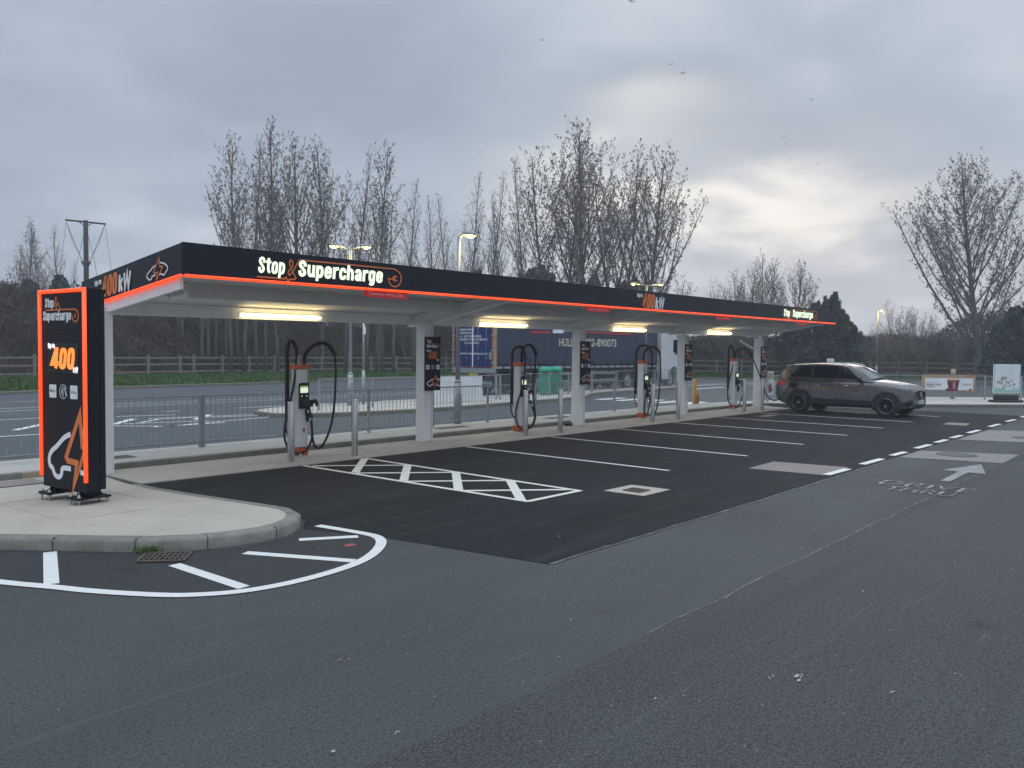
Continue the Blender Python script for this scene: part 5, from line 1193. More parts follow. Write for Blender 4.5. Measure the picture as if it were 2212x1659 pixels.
# slab serifs for the upright strokes
for (xa, za, zb_) in [(30.22, 2.22, 2.58), (30.42, 2.22, 2.58), (30.55, 9, 2.58), (30.72, 9, 2.58), (30.84, 2.22, 2.58), (31.10, 2.22, 2.58), (31.93, 2.23, 9)]:
    for z in (za, zb_):
        if z < 9: s1.rect(cm_, xa-LX0-.045, xa-LX0+.045, z-(.0 if z < 2.4 else .035), z+(.035 if z < 2.4 else 0), .0052)
cm_.build('town_lettering', M_CREAM, lo); cn_.build('number_lettering', M_CREAM, lo)
rs_, ws_ = MB(), MB(); s1.rect(rs_, 28.1-LX0, 29.5-LX0, 2.80, 2.88, .004); s1.rect(rs_, 31.4-LX0, 36.4-LX0, 2.90, 2.96, .004); rs_.build('red_side_stripe', M_REDS, lo); s1.poly(ws_, [(29.7-LX0, 2.82), (30.5-LX0, 2.84), (30.7-LX0, 3.0), (29.7-LX0, 3.0)], .004); ws_.build('white_side_flash', M_WHSIGN, lo)
def wheel(parent, c, r, w, hub=M_RIMS, name='wheel', axis='y', dark=False):
    x, y, z = c; root = MB(); prof = [(r*.60, -w/2), (r*.93, -w/2), (r, -w/2+.03), (r, w/2-.03), (r*.93, w/2), (r*.60, w/2)]
    n = 32; vs = []
    for rr_, t in prof:
        for j in range(n):
            a = 2*PI*j/n; vs.append((x+rr_*math.cos(a), y+t, z+rr_*math.sin(a)) if axis == 'y' else (x+t, y+rr_*math.cos(a), z+rr_*math.sin(a)))
    root.add(vs, [(i*n+j, i*n+(j+1) % n, (i+1)*n+(j+1) % n, (i+1)*n+j) for i in range(5) for j in range(n)], True)
    o = root.build(name, M_TYRE, parent); h = MB(); vs = []
    for rr_, t in ((r*.61, -w/2+.012), (r*.56, -w/2+.05), (r*.30, -w/2+.06), (r*.24, -w/2-.0), (.001, -w/2-.0)):
        for j in range(n):
            a = 2*PI*j/n; vs.append((x+rr_*math.cos(a), y+t, z+rr_*math.sin(a)))
    h.add(vs, [(i*n+j, i*n+(j+1) % n, (i+1)*n+(j+1) % n, (i+1)*n+j) for i in range(4) for j in range(n)], True); h.build('rim', hub, o); return o
for xx in (LX0+1.9, LX0+3.2, LX0+4.5, LX0+10.6, LX0+11.9, LX0+15.0):
    wheel(lo, (xx-LX0, .22, .53), .50, .32, M_GALV)
    wheel(lo, (xx-LX0, 2.30, .53), .50, .32, M_GALV)
mg = MB()
for xx in (1.9, 3.2, 4.5): mg.tube([(xx+.62*math.cos(t), .22, .53+.62*math.sin(t)) for t in np.linspace(.15, PI-.15, 10)], .02, 4)
mg.build('mudguard', M_DARKP, lo)
# tractor cab
cab = MB(); prof = [(0, 1.05), (0, 3.75), (.25, 3.85), (1.35, 3.55), (1.75, 2.85), (2.25, 1.9), (2.30, .45), (1.95, .38), (1.95, .75), (1.78, 1.1), (1.45, 1.22), (1.12, 1.1), (.95, .8), (.95, .5), (.1, .5)]
P0 = [(39.65-LX0+a, b) for a, b in prof]; n = len(P0); vs = [(a, .02, b) for a, b in P0]+[(a, 2.5, b) for a, b in P0]
cab.add(vs, [tuple(range(n)), tuple(reversed(range(n, 2*n)))]+[(i, n+i, n+(i+1) % n, (i+1) % n) for i in range(n)]); cab.build('cab', M_CAB, lo, bevel=.05, seg=3)
wn = MB().prism([(40.95-LX0, 2.05), (41.72-LX0, 2.0), (41.42-LX0, 2.75), (40.95-LX0, 2.75)], 0, .012); wn.xform(lambda a, b, c: (a, .015-c, b)); wn.build('side_window', M_GLASS, lo)
wd = MB(); a_, b_ = (41.62-LX0, 2.05), (41.10-LX0, 3.2); wd.add([(a_[0]+.16, .15, a_[1]), (a_[0]+.16, 2.37, a_[1]), (b_[0]+.13, 2.3, b_[1]), (b_[0]+.13, .22, b_[1])], [(0, 1, 2, 3)]); wd.build('windscreen', M_WSCR, lo)
lk = MB(); lk.prism([(40.05-LX0, 1.72), (40.45-LX0, 1.72), (40.45-LX0, 2.15), (40.05-LX0, 2.15)], 0, .008); lk.xform(lambda a, b, c: (a, .014-c, b)); lk.build('locker_door', M_CAB, lo)
s2 = Sheet((0, .012, 0), (1, 0, 0)); m1, m2 = MB(), MB(); label_text(s2, m1, 'P', 41.02-LX0, 41.12-LX0, 1.92, 2.07, .002, bold=.05); m1.build('red_cab_lettering', M_REDS, lo); s2.rect(m2, 41.16-LX0, 41.42-LX0, 1.90, 2.05, .002); m2.build('blue_cab_emblem', M_BLUE, lo)
MB().tube([(39.4-LX0, .3, .2), (39.4-LX0, .3, 1.0)], .04, 8).box(LX1+.0-LX0, 39.7-LX0, .3, 2.2, .55, .95).build('chassis', M_DARKP, lo)
bmp = MB(); bmp.box(39.75-LX0, 40.55-LX0, -.01, .05, .50, .95); bmp.build('fuel_tank', M_CAB, lo, bevel=.03)
# ------------------------------------------------------------------ parked car (front towards the camera side, -Y)
car = thing('parked_car', (27.13, 8.96, .006), 'grey estate-style electric car with black wheels charging in the far bay', 'car', rz=math.radians(-1.0)); car.scale = (1, .965, 1)
def grid(fn, nu, nv, smooth=True):
    mb = MB(); vs = [fn(i/nu, j/nv) for i in range(nu+1) for j in range(nv+1)]
    mb.add(vs, [(i*(nv+1)+j, (i+1)*(nv+1)+j, (i+1)*(nv+1)+j+1, i*(nv+1)+j+1) for i in range(nu) for j in range(nv)], smooth); return mb
def I(x, tab):
    if x <= tab[0][0]: return tab[0][1]
    for k in range(len(tab)-1):
        (a, p), (b, q) = tab[k], tab[k+1]
        if x <= b:
            s_ = (q-p)/(b-a); sl = (p-tab[k-1][1])/(a-tab[k-1][0]) if k else s_; sr = (tab[k+2][1]-q)/(tab[k+2][0]-b) if k+2 < len(tab) else s_
            mm = lambda u, v: 0 if u*v <= 0 else 2*u*v/(u+v)
            m0, m1_ = (mm(sl, s_) if k else s_), (mm(s_, sr) if k+2 < len(tab) else s_); t = (x-a)/(b-a); h = b-a
            return (2*t**3-3*t*t+1)*p+(t**3-2*t*t+t)*h*m0+(-2*t**3+3*t*t)*q+(t**3-t*t)*h*m1_
    return tab[-1][1]
# y measured from the front bumper; local y = y-2.285
Yo = 2.285
HOOD = [(.13, .80), (.17, .88), (.28, .945), (.62, 1.02), (1.15, 1.085), (1.50, 1.10), (4.0, 1.10), (4.45, 1.10), (4.60, 1.02), (4.684, .86)]
WID = [(.13, .60), (.18, .76), (.26, .85), (.42, .885), (.8, .898), (1.4, .897), (3.2, .898), (3.8, .896), (4.3, .865), (4.52, .80), (4.63, .70), (4.684, .58)]
SILL = [(.13, .42), (.16, .33), (.3, .26), (.6, .25), (4.1, .25), (4.45, .32), (4.60, .44), (4.684, .58)]
def body_pt(y, v):
    w, zt, zb = I(y, WID), I(y, HOOD), I(y, SILL)
    # v 0 bottom centre .. 1 top centre
    prof = [(0, 0, 0), (.10, .90, 0), (.15, 1.0, .06), (.30, 1.012, .30), (.45, 1.0, .56), (.55, .985, .70), (.64, .955, .86), (.70, .915, .95), (.78, .80, .995), (.88, .45, 1.03), (1, 0, 1.045)]
    for (a, x0, z0), (b, x1, z1) in zip(prof, prof[1:]):
        if v <= b: t = (v-a)/(b-a); return w*(x0+(x1-x0)*t), zb+(zt-zb)*(z0+(z1-z0)*t)
    return 0, zt
ysn = [.13, .14, .165, .2, .25, .31, .39, .5, .7, .87, 1.05, 1.3, 1.6, 2.0, 2.4, 2.8, 3.2, 3.5, 3.7, 3.9, 4.15, 4.35, 4.5, 4.58, 4.63, 4.665, 4.684]
vv = [0, .08, .10, .15, .22, .30, .38, .45, .50, .55, .60, .64, .67, .70, .74, .78, .83, .88, .94, 1]
bm = MB(); vs = []
for y in ysn:
    row = [body_pt(y, v) for v in vv]
    full = [(-a, b) for a, b in row]+[(a, b) for a, b in reversed(row[1:-1])]
    vs += [(a, y-Yo, b) for a, b in full]
m_ = 2*len(vv)-2
fs = [(i*m_+j, i*m_+(j+1) % m_, (i+1)*m_+(j+1) % m_, (i+1)*m_+j) for i in range(len(ysn)-1) for j in range(m_)]
bm.add(vs, fs, True); bm.F += [tuple(range(m_)), tuple(reversed(range((len(ysn)-1)*m_, len(ysn)*m_)))]; bm.S += [True, True]
bodyo = bm.build('body', M_CARP, car); sb_ = bodyo.modifiers.new('sub', 'SUBSURF'); sb_.levels = sb_.render_levels = 1
ROOF = [(1.30, 1.08), (1.64, 1.305), (1.98, 1.522), (2.20, 1.592), (2.55, 1.632), (3.0, 1.640), (3.55, 1.622), (4.02, 1.585), (4.25, 1.55), (4.40, 1.37), (4.57, 1.12)]
def cab_pt(y, u):
    zt = I(y, ROOF); zb = I(y, HOOD)-.03; k = max(0, min(1, (zt-1.05)/.5))
    wb = I(y, WID)*.955-.02; wr = .67-.07*max(0, (y-3.6)); wt2 = wb+(wr-wb)*k
    prof = [(0, 0, 0), (.55, .86, .90), (.65, 1.0, .965), (.80, 1.35, 1.0), (1, 2, 1.01)]   # x factor: 0 belt,1 roof edge, 2 centre
    for (a, x0, z0), (b, x1, z1) in zip(prof, prof[1:]):
        if u <= b:
            t = (u-a)/(b-a); xf = x0+(x1-x0)*t; zf = z0+(z1-z0)*t; break
    x = wb+(wt2-wb)*min(1, xf); x = x if xf <= 1 else wt2*(2-xf)
    return x, zb+(zt-zb)*zf
ysc = [1.30, 1.38, 1.46, 1.58, 1.7, 1.82, 1.94, 2.02, 2.12, 2.28, 2.5, 2.8, 3.1, 3.4, 3.7, 3.95, 4.12, 4.20, 4.25, 4.31, 4.38, 4.47, 4.56]
uu = [0, .15, .3, .45, .55, .6, .65, .7, .8, .9, 1]
cm2 = MB(); vs = []
for y in ysc:
    row = [cab_pt(y, u) for u in uu]; full = [(-a, b) for a, b in row]+[(a, b) for a, b in reversed(row[:-1])]
    vs += [(a, y-Yo, b) for a, b in full]
m_ = 2*len(uu)-1
cm2.add(vs, [(i*m_+j, i*m_+j+1, (i+1)*m_+j+1, (i+1)*m_+j) for i in range(len(ysc)-1) for j in range(m_-1)], True); ro_ = cm2.build('roof', M_CARP, car); sb_ = ro_.modifiers.new('sub', 'SUBSURF'); sb_.levels = sb_.render_levels = 1
def side_glass(y0b, y1b, y0t, y1t, ub, ut, sgn, name, mat=M_GLASS, out=.010, parent=None):
    def fn(a, b):
        y = (y0b+(y1b-y0b)*a)*(1-b)+(y0t+(y1t-y0t)*a)*b; u = ub+(ut-ub)*b; x, z = cab_pt(y, u); return (sgn*(x+out+.006*math.sin(PI*b)), y-Yo, z+.0)
    return grid(fn, 16, 6).build(name, mat, parent or car)
for sg_ in (-1, 1):
    side_glass(1.62, 2.36, 2.16, 2.36, .10, .53, sg_, 'front_side_window')
    side_glass(2.44, 3.30, 2.44, 3.26, .10, .53, sg_, 'rear_side_window')
    side_glass(3.34, 4.12, 3.30, 3.76, .12, .51, sg_, 'quarter_window')
    side_glass(2.35, 2.45, 2.35, 2.45, .08, .54, sg_, 'door_pillar', M_BLACKM, .009)
    side_glass(1.56, 4.15, 1.56, 4.15, .04, .085, sg_, 'belt_trim', M_DARKP)
    # roof rail: silver colour stands in for the bright highlights on a black rail
    MB().tube([(sg_*(cab_pt(y, .66)[0]-.02), y-Yo, cab_pt(y, .66)[1]+.035*min(1, (y-2.0)*5)*min(1, (4.15-y)*5)) for y in np.linspace(2.05, 4.1, 20)], .016, 6).build('roof_rail', M_RIMS, car)
    # arches, sills
    for yc in (.87, 3.70):
        def ring(a, b, r0=.345, r1=.455, yc=yc):
            t = -.12*PI+1.24*PI*a; r = r0+(r1-r0)*b; y = yc+r*math.cos(t)*1.0; z = .345+r*math.sin(t); w = I(max(.02, min(4.66, y)), WID)
            return (sg_*(w*1.012+.012+.008*math.sin(PI*b)), y-Yo, max(z, .2))
        grid(ring, 24, 3).build('wheel_arch', M_DARKP, car)
        dk_ = MB(); vs = [(sg_*(I(yc, WID)*1.0+.009), yc-Yo, .33)]
        for k in range(25):
            t = -.10*PI+1.2*PI*k/24; y = yc+.36*math.cos(t); vs.append((sg_*(I(y, WID)*1.010+.010), y-Yo, max(.20, .345+.36*math.sin(t))))
        dk_.add(vs, [(0, k, k+1) for k in range(1, 25)]); dk_.build('arch_liner', M_BLACKM, car)
    def sill(a, b): 
        y = 1.24+a*2.05; x, z = body_pt(y, .13+.16*b); return (sg_*(x+.010), y-Yo, z)
    grid(sill, 10, 5).build('sill_cladding', M_DARKP, car)
    # door gaps and handles
    for yy in (1.42, 2.40, 3.36):
        gp = MB()
        pts = [(sg_*(body_pt(yy, v)[0]+.002), yy-Yo, body_pt(yy, v)[1]) for v in np.linspace(.30, .70, 12)]
        gp.tube(pts, .004, 4); gp.build('door_gap', M_BLACKM, car)
    for yy in (2.16, 3.14):
        x, z = body_pt(yy, .61); MB().tube([(sg_*(x+.004), yy-Yo-.11, z), (sg_*(x+.032), yy-Yo-.07, z), (sg_*(x+.032), yy-Yo+.07, z), (sg_*(x+.004), yy-Yo+.11, z)], .013, 6).build('door_handle', M_RIMS, car)
    mr = MB(); x, z = cab_pt(1.72, .10); mr.lathe((0, 0), [(.001, -.075), (.06, -.07), (.085, -.03), (.085, .03), (.06, .07), (.001, .075)], 14); mr.xform(lambda a, b, c: (sg_*(x+.13)+a*1.15, 1.70-Yo+b*.7, 1.135+c)); mr.beam((sg_*x, 1.70-Yo, 1.08), (sg_*(x+.1), 1.70-Yo, 1.10), .06, .03); mr.build('door_mirror', M_BLACK, car)
    for yc in (.87, 3.70):
        n = 40; tyre = MB(); vs = []; xo = .955
        for r_2, t in ((.235, -.02), (.325, -.012), (.348, -.03), (.350, -.06), (.350, -.19), (.33, -.215), (.20, -.215)):
            for j in range(n): a = 2*PI*j/n; vs.append((sg_*(xo+t), yc-Yo+r_2*math.cos(a), .350+r_2*math.sin(a)))
        tyre.add(vs, [(i*n+j, i*n+(j+1) % n, (i+1)*n+(j+1) % n, (i+1)*n+j) for i in range(6) for j in range(n)], True); wo_ = tyre.build('wheel', M_TYRE, car)
        rim = MB(); vs = []
        for r_2, t in ((.232, -.02), (.222, -.05), (.06, -.075), (.001, -.07)):
            for j in range(n): a = 2*PI*j/n; vs.append((sg_*(xo+t), yc-Yo+r_2*math.cos(a), .350+r_2*math.sin(a)))
        rim.add(vs, [(i*n+j, i*n+(j+1) % n, (i+1)*n+(j+1) % n, (i+1)*n+j) for i in range(3) for j in range(n)], True); rim.build('rim', M_BLACKM, wo_)
        spk = MB()
        for k in range(20):
            a = 2*PI*k/20; c, s_ = math.cos(a), math.sin(a); spk.beam((sg_*(xo-.035), yc-Yo+.04*c, .35+.04*s_), (sg_*(xo-.022), yc-Yo+.222*c, .35+.222*s_), .012, .018, up=(sg_, 0, 0))
        spk.build('spokes', M_RIM, wo_)
        MB().tube([(sg_*(xo-.016), yc-Yo+.231*math.cos(2*PI*j/n), .35+.231*math.sin(2*PI*j/n)) for j in range(n)], .006, 6, closed=True).build('rim_edge', M_RIMS, wo_)
        MB().tube([(sg_*(xo-.04), yc-Yo, .35), (sg_*(xo-.015), yc-Yo, .35)], .034, 14).build('hub_cap', M_RIMS, wo_)
    # tail lamp wraps the rear corner
    def tail(a, b): 
        y = 4.22+.36*a; v = .58+.10*b-.02*a; x, z = body_pt(y, v); return (sg_*(x+.012), y-Yo+.008, z)
    grid(tail, 10, 4).build('tail_lamp', M_LENSR, car)
    def head(a, b): 
        y = .20+.56*a; zc = .80+.115*a; hh = .06*(1-a)**.6*math.sin(PI*min(1, .25+a*1.2))+.012; z = zc-hh+2*hh*b
        lo_, hi_ = .20, .86
        for _ in range(24):
            mm = (lo_+hi_)/2
            if body_pt(y, mm)[1] < z: lo_ = mm
            else: hi_ = mm
        return (sg_*(body_pt(y, lo_)[0]+.018), y-Yo-.012, z)
    grid(head, 14, 4).build('headlamp', M_HEADL, car)
    def vent(a, b):
        y = .155+.24*a; x, z = body_pt(y, .20+.16*b*(1-.5*a)); return (sg_*(x+.008), y-Yo-.006, z)
    grid(vent, 8, 3).build('air_intake', M_BLACKM, car)
    def skid(a, b):
        y = .15+.30*a; x, z = body_pt(y, .135+.045*b); return (sg_*(x+.014), y-Yo-.012, z)
    grid(skid, 8, 2).build('bumper_blade', M_RIMS, car)
# windscreen, rear glass, grille, plates
def wscr(a, b):
    x0, z0 = cab_pt(1.40, .60); x1, z1 = cab_pt(1.93, .60); q = a*2-1; x = x0+(x1-x0)*b; z = z0+(z1-z0)*b; y = 1.40+.53*b
    return (q*x*.93, y-Yo-.012*(1-q*q), z+.018+.030*(1-q*q)+.012*math.sin(PI*b))
grid(wscr, 14, 8).build('windscreen', M_WSCR, car)
def rgl(a, b):
    y = 4.30+.20*b; x, z = cab_pt(y, .58); q = a*2-1; return (q*x*.90, y-Yo+.014, z+.012)
grid(rgl, 10, 6).build('rear_window', M_GLASS, car)
def spl(a, b):
    y = 4.06+.30*b; x, z = cab_pt(min(y, 4.24), .66); q = a*2-1; return (q*x*1.02, y-Yo, I(4.2, ROOF)+.022-.03*q*q-.03*b)
sp2 = grid(spl, 10, 3); o = sp2.build('roof_spoiler', M_CARP, car); md = o.modifiers.new('solid', 'SOLIDIFY'); md.thickness = .022
def gril(a, b):
    q = a*2-1; y = .140+.05*abs(q)**3; w = .56*(1-.12*(1-b)); return (q*w, y-Yo-.020+.03*q*q, .53+.30*b)
grid(gril, 14, 6).build('grille_panel', M_BLACK, car)
st_ = MB(); st_.tube([(.085*math.cos(t), -Yo+.095, .69+.085*math.sin(t)) for t in np.linspace(0, 2*PI, 24, endpoint=False)], .006, 5, closed=True)
for k in range(3):
    t = PI/2+k*2*PI/3; st_.tube([(0, -Yo+.092, .69), (.085*math.cos(t), -Yo+.092, .69+.085*math.sin(t))], [.014, .003], 5)
st_.build('badge', M_RIMS, car)
MB().box(-.26, .26, -Yo+.085, -Yo+.10, .42, .53).build('number_plate', M_PLATE, car); s3 = Sheet((-.26, -Yo+.0845, .42), (1, 0, 0)); m1 = MB(); s3.rect(m1, .03, .49, .045, .065, .001); m1.build('plate_characters', M_DARKP, car)
def lowg(a, b): q = a*2-1; return (q*.62, .155+.07*q*q-Yo-.014, .27+.12*b)
grid(lowg, 10, 3).build('lower_grille', M_BLACKM, car)
fl2 = MB(); x, z = body_pt(3.98, .66); fl2.lathe((0, 0), [(.001, .0), (.07, .0), (.085, .012), (.08, .02), (.001, .02)], 16); fl2.xform(lambda a, b, c: (-(I(3.98, WID)*.965+c+.006), 4.02-Yo+a, .90+b)); fl2.build('charge_port', M_BLACKM, car)
fl3 = MB(); fl3.box(-.96, -.93, 3.80-Yo, 4.0-Yo+.02, .82, .99); fl3.build('charge_flap', M_BLACK, car, bevel=.01)
# ------------------------------------------------------------------ timber post and rail fence beyond the road
def timber_fence(s0, s1, label):
    p0 = Vector(vpt(s0, fence_d(s0), .28)); root = thing('timber_fence', p0, label, 'fence', 'post and rail fences beyond the road')
    n = 400; pts = [Vector(vpt(s0+(s1-s0)*i/n, fence_d(s0+(s1-s0)*i/n), .28))-p0 for i in range(n+1)]
    P = [pts[0]]; 
    for q in pts[1:]:
        if (q-P[-1]).length >= 2.18: P.append(q)
    if (pts[-1]-P[-1]).length > .3: P.append(pts[-1])
    r_ = random.Random(int(s0*1000)); rl = MB()
    for i, p in enumerate(P):
        d = (P[min(i+1, len(P)-1)]-P[max(0, i-1)]).normalized(); lean = Vector((r_.uniform(-.012, .012), r_.uniform(-.012, .012), 0)); dz = r_.uniform(-.03, .03)
        MB().beam(p-Vector((0, 0, .1)), p+lean+Vector((0, 0, 1.26+dz)), .15, .09, up=(d.y, -d.x, 0)).build('post', M_WOOD, root)
    for a, b in zip(P, P[1:]):
        for h in (.20, .66, 1.08): 
            if (b-a).length < 3: rl.beam(a+Vector((0, 0, h+r_.uniform(-.02, .02))), b+Vector((0, 0, h+r_.uniform(-.02, .02))), .05, .10)
    rl.build('rails', M_WOOD, root)
sa, sb, sc_, sd = S(-700), S(640), S(1480), min(.995, S(2900))
timber_fence(sa, sb, 'weathered post and rail fence along the verge, left stretch behind the first charger')
timber_fence(sb, sc_, 'weathered post and rail fence along the verge, middle stretch behind the lorry')
timber_fence(sc_, sd, 'weathered post and rail fence below the tall hedge behind the grey car')
# ------------------------------------------------------------------ scrub, hedge, grass
def scrub_cloud(s0, s1, n, prof, size, elong, up, rs, hmul=1.0):
    s = s0+(s1-s0)*rs.rand(n); out = np.empty((n, 3))
    for i in range(n):
        H = scrub_h(s[i])*hmul; u = rs.rand(); t = rs.rand()
        # a sloping front face with lumpy depth
        lump = .55*math.sin(s[i]*210)+.45*math.sin(s[i]*95+1.3)+.5*math.sin(u*9+s[i]*330)
        d = fence_d(s[i])+prof[0]+(prof[1]-prof[0])*u**1.1+lump*.5+rs.rand()*.9
        z = .25+H*u*(1+.07*lump)+(rs.rand()-.5)*.4
        out[i] = vpt(s[i], d, max(.15, z))
    return leafquads(out, size, elong, up, rs)
rs = np.random.RandomState(21)
u1 = npmesh('bramble_scrub', scrub_cloud(S(-500), S(1500), 120000, (1.0, 4.2), .040, 13.0, 1.3, rs, .95), M_TWIGS); tag(u1, 'tangled brown bramble and bare twigs covering the bank behind the fence', 'scrub', None, 'stuff')
u2 = npmesh('ivy_undergrowth', scrub_cloud(S(-500), S(1560), 120000, (1.6, 5.2), .105, 1.5, .0, rs, 1.02), M_LEAFD); tag(u2, 'dark evergreen undergrowth climbing the bank behind the lorry', 'undergrowth', None, 'stuff')
hd_ = npmesh('tall_hedge', scrub_cloud(S(1480), S(2750), 110000, (.6, 3.6), .115, 1.7, .0, rs, 1.04), M_LEAFB); tag(hd_, 'tall dark untrimmed hedge behind the fence to the right of the canopy', 'hedge')
hl_ = npmesh('twigs', scrub_cloud(S(1480), S(2750), 30000, (.8, 3.4), .035, 14.0, 1.2, rs, 1.12), M_TWIGS, hd_)
n = 42000; ss = S(-600)+(sd-S(-600))*rs.rand(n); dd_ = .25+rs.rand(n)**1.0*9.2; C_ = np.array([vpt(a, min(b, fence_d(a)), .10+.02*b) for a, b in zip(ss, dd_)])
gq = leafquads(C_, .11, 2.2, 2.5, rs); gr = npmesh('verge_grass', gq, M_GRASSB); tag(gr, 'short green grass on the verge beyond the road', 'grass', None, 'stuff')
# weeds growing at the kerb by the gully
wd_ = thing('weed_tuft', (3.34, 7.38, 0), 'small green weeds growing from the kerb joint above the gully grate', 'weeds')
rw = np.random.RandomState(5); Cw = np.stack([rw.normal(0, .055, 260), rw.normal(0, .022, 260), .012+np.abs(rw.normal(0, .022, 260))], 1); ca_, sa_ = math.cos(-.75), math.sin(-.75)
Cw = np.stack([Cw[:, 0]*ca_-Cw[:, 1]*sa_, Cw[:, 0]*sa_+Cw[:, 1]*ca_, Cw[:, 2]], 1); npmesh('leaves', leafquads(Cw, .014, 2.4, .8, rw), M_GRASSB, wd_)
# ------------------------------------------------------------------ bare trees
def bare_tree_data(seed, H, spread, up, nlimb, tw, trunk_r, fork=None, bud=1.0, low=.18, budsize=.13):
    r_ = random.Random(seed); T, K, B = MB(), MB(), []
    def grow(p, d, L, rad, lvl, upw):
        k = 5 if lvl == 0 else 4; pts = [p.copy()]; rads = [rad]; dirs = [d.copy()]; q = p.copy(); dr = d.copy()
        for i in range(k):
            gs = .035 if lvl == 0 else .09; dr = (dr+Vector((r_.gauss(0, gs), r_.gauss(0, gs), r_.gauss(0, .05)+upw))).normalized(); q = q+dr*(L/k); pts.append(q.copy()); dirs.append(dr.copy()); rads.append(rad*(1-.82*(i+1)/k))
        (T if lvl < 2 else K).tube(pts, rads, 6 if lvl == 0 else (4 if lvl == 1 else 3), caps=False)
        return pts, dirs, rads
    def at(pts, dirs, rads, t):
        f = t*(len(pts)-1); i = min(len(pts)-2, int(f)); g = f-i; return pts[i].lerp(pts[i+1], g), dirs[i+1], rads[i]+(rads[i+1]-rads[i])*g
    stems = fork or [(0, 0, 1, 1.0)]
    for (sx, sy, hz_2, sc2) in stems:
        t_pts, t_dirs, t_r = grow(Vector((sx*.3, sy*.3, 0)), Vector((sx, sy, 1.6)).normalized() if fork else Vector((0, 0, 1)), H*sc2, trunk_r*(.8 if fork else 1), 0, .05)
        for a in range(int(nlimb*sc2)):
            t = low+(1-low)*(a+r_.random()*.8)/nlimb/sc2; t = min(t, .985)
            p, d, rd = at(t_pts, t_dirs, t_r, t); az_ = a*2.4+r_.uniform(-.5, .5); tilt = up+r_.uniform(-.10, .10)
            dd2 = Vector((math.cos(az_)*math.sin(tilt), math.sin(az_)*math.sin(tilt), math.cos(tilt)))
            env = math.sin(PI*min(1, (t-low)/(1-low)*.80+.20))**.7
            L = max(.7, H*spread*((1-t)*1.75+.22)*(.8+.35*r_.random()))
            l_pts, l_dirs, l_r = grow(p, dd2, L, max(.012, min(rd*.55, .012+L*.0085)), 1, .11)
            nb = max(3, int(L*tw))
            for b in range(nb):
                tb_ = .15+.85*(b+r_.random())/nb; tb_ = min(tb_, .99)
                p2, d2, r2 = at(l_pts, l_dirs, l_r, tb_); v = Vector((r_.gauss(0, 1), r_.gauss(0, 1), r_.gauss(0, .5))).normalized(); d3 = (d2*.75+v*.62+Vector((0, 0, .22))).normalized()
                L2 = max(.35, min(1.9, L*.34)*(1.15-tb_*.55)*(.7+.6*r_.random()))
                b_pts, b_dirs, b_r = grow(p2, d3, L2, .0105, 2, .10)
                for c in range(max(2, int(L2*3.0))):
                    tc_ = .2+.8*r_.random(); p4, d4, r4 = at(b_pts, b_dirs, b_r, tc_); v = Vector((r_.gauss(0, 1), r_.gauss(0, 1), r_.gauss(0, .6))).normalized(); d5 = (d4*.7+v*.6+Vector((0, 0, .3))).normalized(); L3 = r_.uniform(.25, .6)
                    e_ = p4+d5*L3; K.tube([p4, e_], [.0075, .005], 3, caps=False)
                    for w in range(3):
                        if r_.random() < bud: B.append(p4.lerp(e_, .35+.65*r_.random())+Vector((r_.gauss(0, .03), r_.gauss(0, .03), r_.gauss(0, .03))))
    rs_2 = np.random.RandomState(seed); C2 = np.array([tuple(b) for b in B]) if B else np.zeros((0, 3))
    return T, K, leafquads(C2, budsize, 1.9, .8, rs_2)
TOP = {}
def tree_proto(name, seed, label, **k):
    label2 = seed
    T, K, Q = bare_tree_data(seed, **k); TOP[label2] = max(v[2] for v in K.V); root = thing(name, (0, 0, 0), label, 'tree', 'bare trees behind the fence')
    tr_ = T.build('trunk', M_BARK, root); cr = K.build('crown', M_TWIG, root)
    if len(Q): npmesh('buds', Q, M_BUD, cr)
    return root
def at_px(x, dist, z=.4):
    h = math.radians(hpx(x)); return (dist*math.cos(h), dist*math.sin(h), z)
def tree_h(ytop, x, dist):
    yh = 761.6+(x-1106)*math.tan(ROLL); return CAM_H+(yh-ytop)/1737.6*dist*math.cos(math.radians(hpx(x)-41.177))
protos = {}
def place(kind, x, ytop, dist, label, rz, Hn):
    P, H0 = protos[kind]; h = (tree_h(ytop, x, dist)-.4)/H0*Hn; loc = at_px(x, dist)
    if kind not in used_k: used_k.add(kind); P.location = loc; P.rotation_euler = (0, 0, rz); P.scale = (h, h, h); P['label'] = label; return P
    return copy_tree(P, loc, rz, label, (h, h, h))
used_k = set()
protos['poplar'] = (tree_proto('bare_poplar', 11, '', H=20, spread=.26, up=.41, nlimb=32, tw=2.7, trunk_r=.20, bud=.95, low=.14, budsize=.10), TOP[11])
protos['slim'] = (tree_proto('bare_poplar', 12, '', H=20, spread=.20, up=.36, nlimb=32, tw=2.7, trunk_r=.15, bud=.4, low=.2, budsize=.085), TOP[12])
protos['broad'] = (tree_proto('bare_broadleaf', 13, '', H=18, spread=.36, up=.54, nlimb=32, tw=2.6, trunk_r=.26, bud=.95, low=.12, budsize=.10), TOP[13])
protos['fork'] = (tree_proto('bare_broadleaf', 14, '', H=19, spread=.31, up=.48, nlimb=20, tw=2.6, trunk_r=.23, fork=[(-.28, .06, 1, .92), (.16, -.12, 1, 1.0)], bud=.95, low=.14, budsize=.10), TOP[14])
protos['wide'] = (tree_proto('bare_broadleaf', 19, '', H=18, spread=.43, up=.70, nlimb=48, tw=3.3, trunk_r=.32, bud=.95, low=.08, budsize=.10), TOP[19])
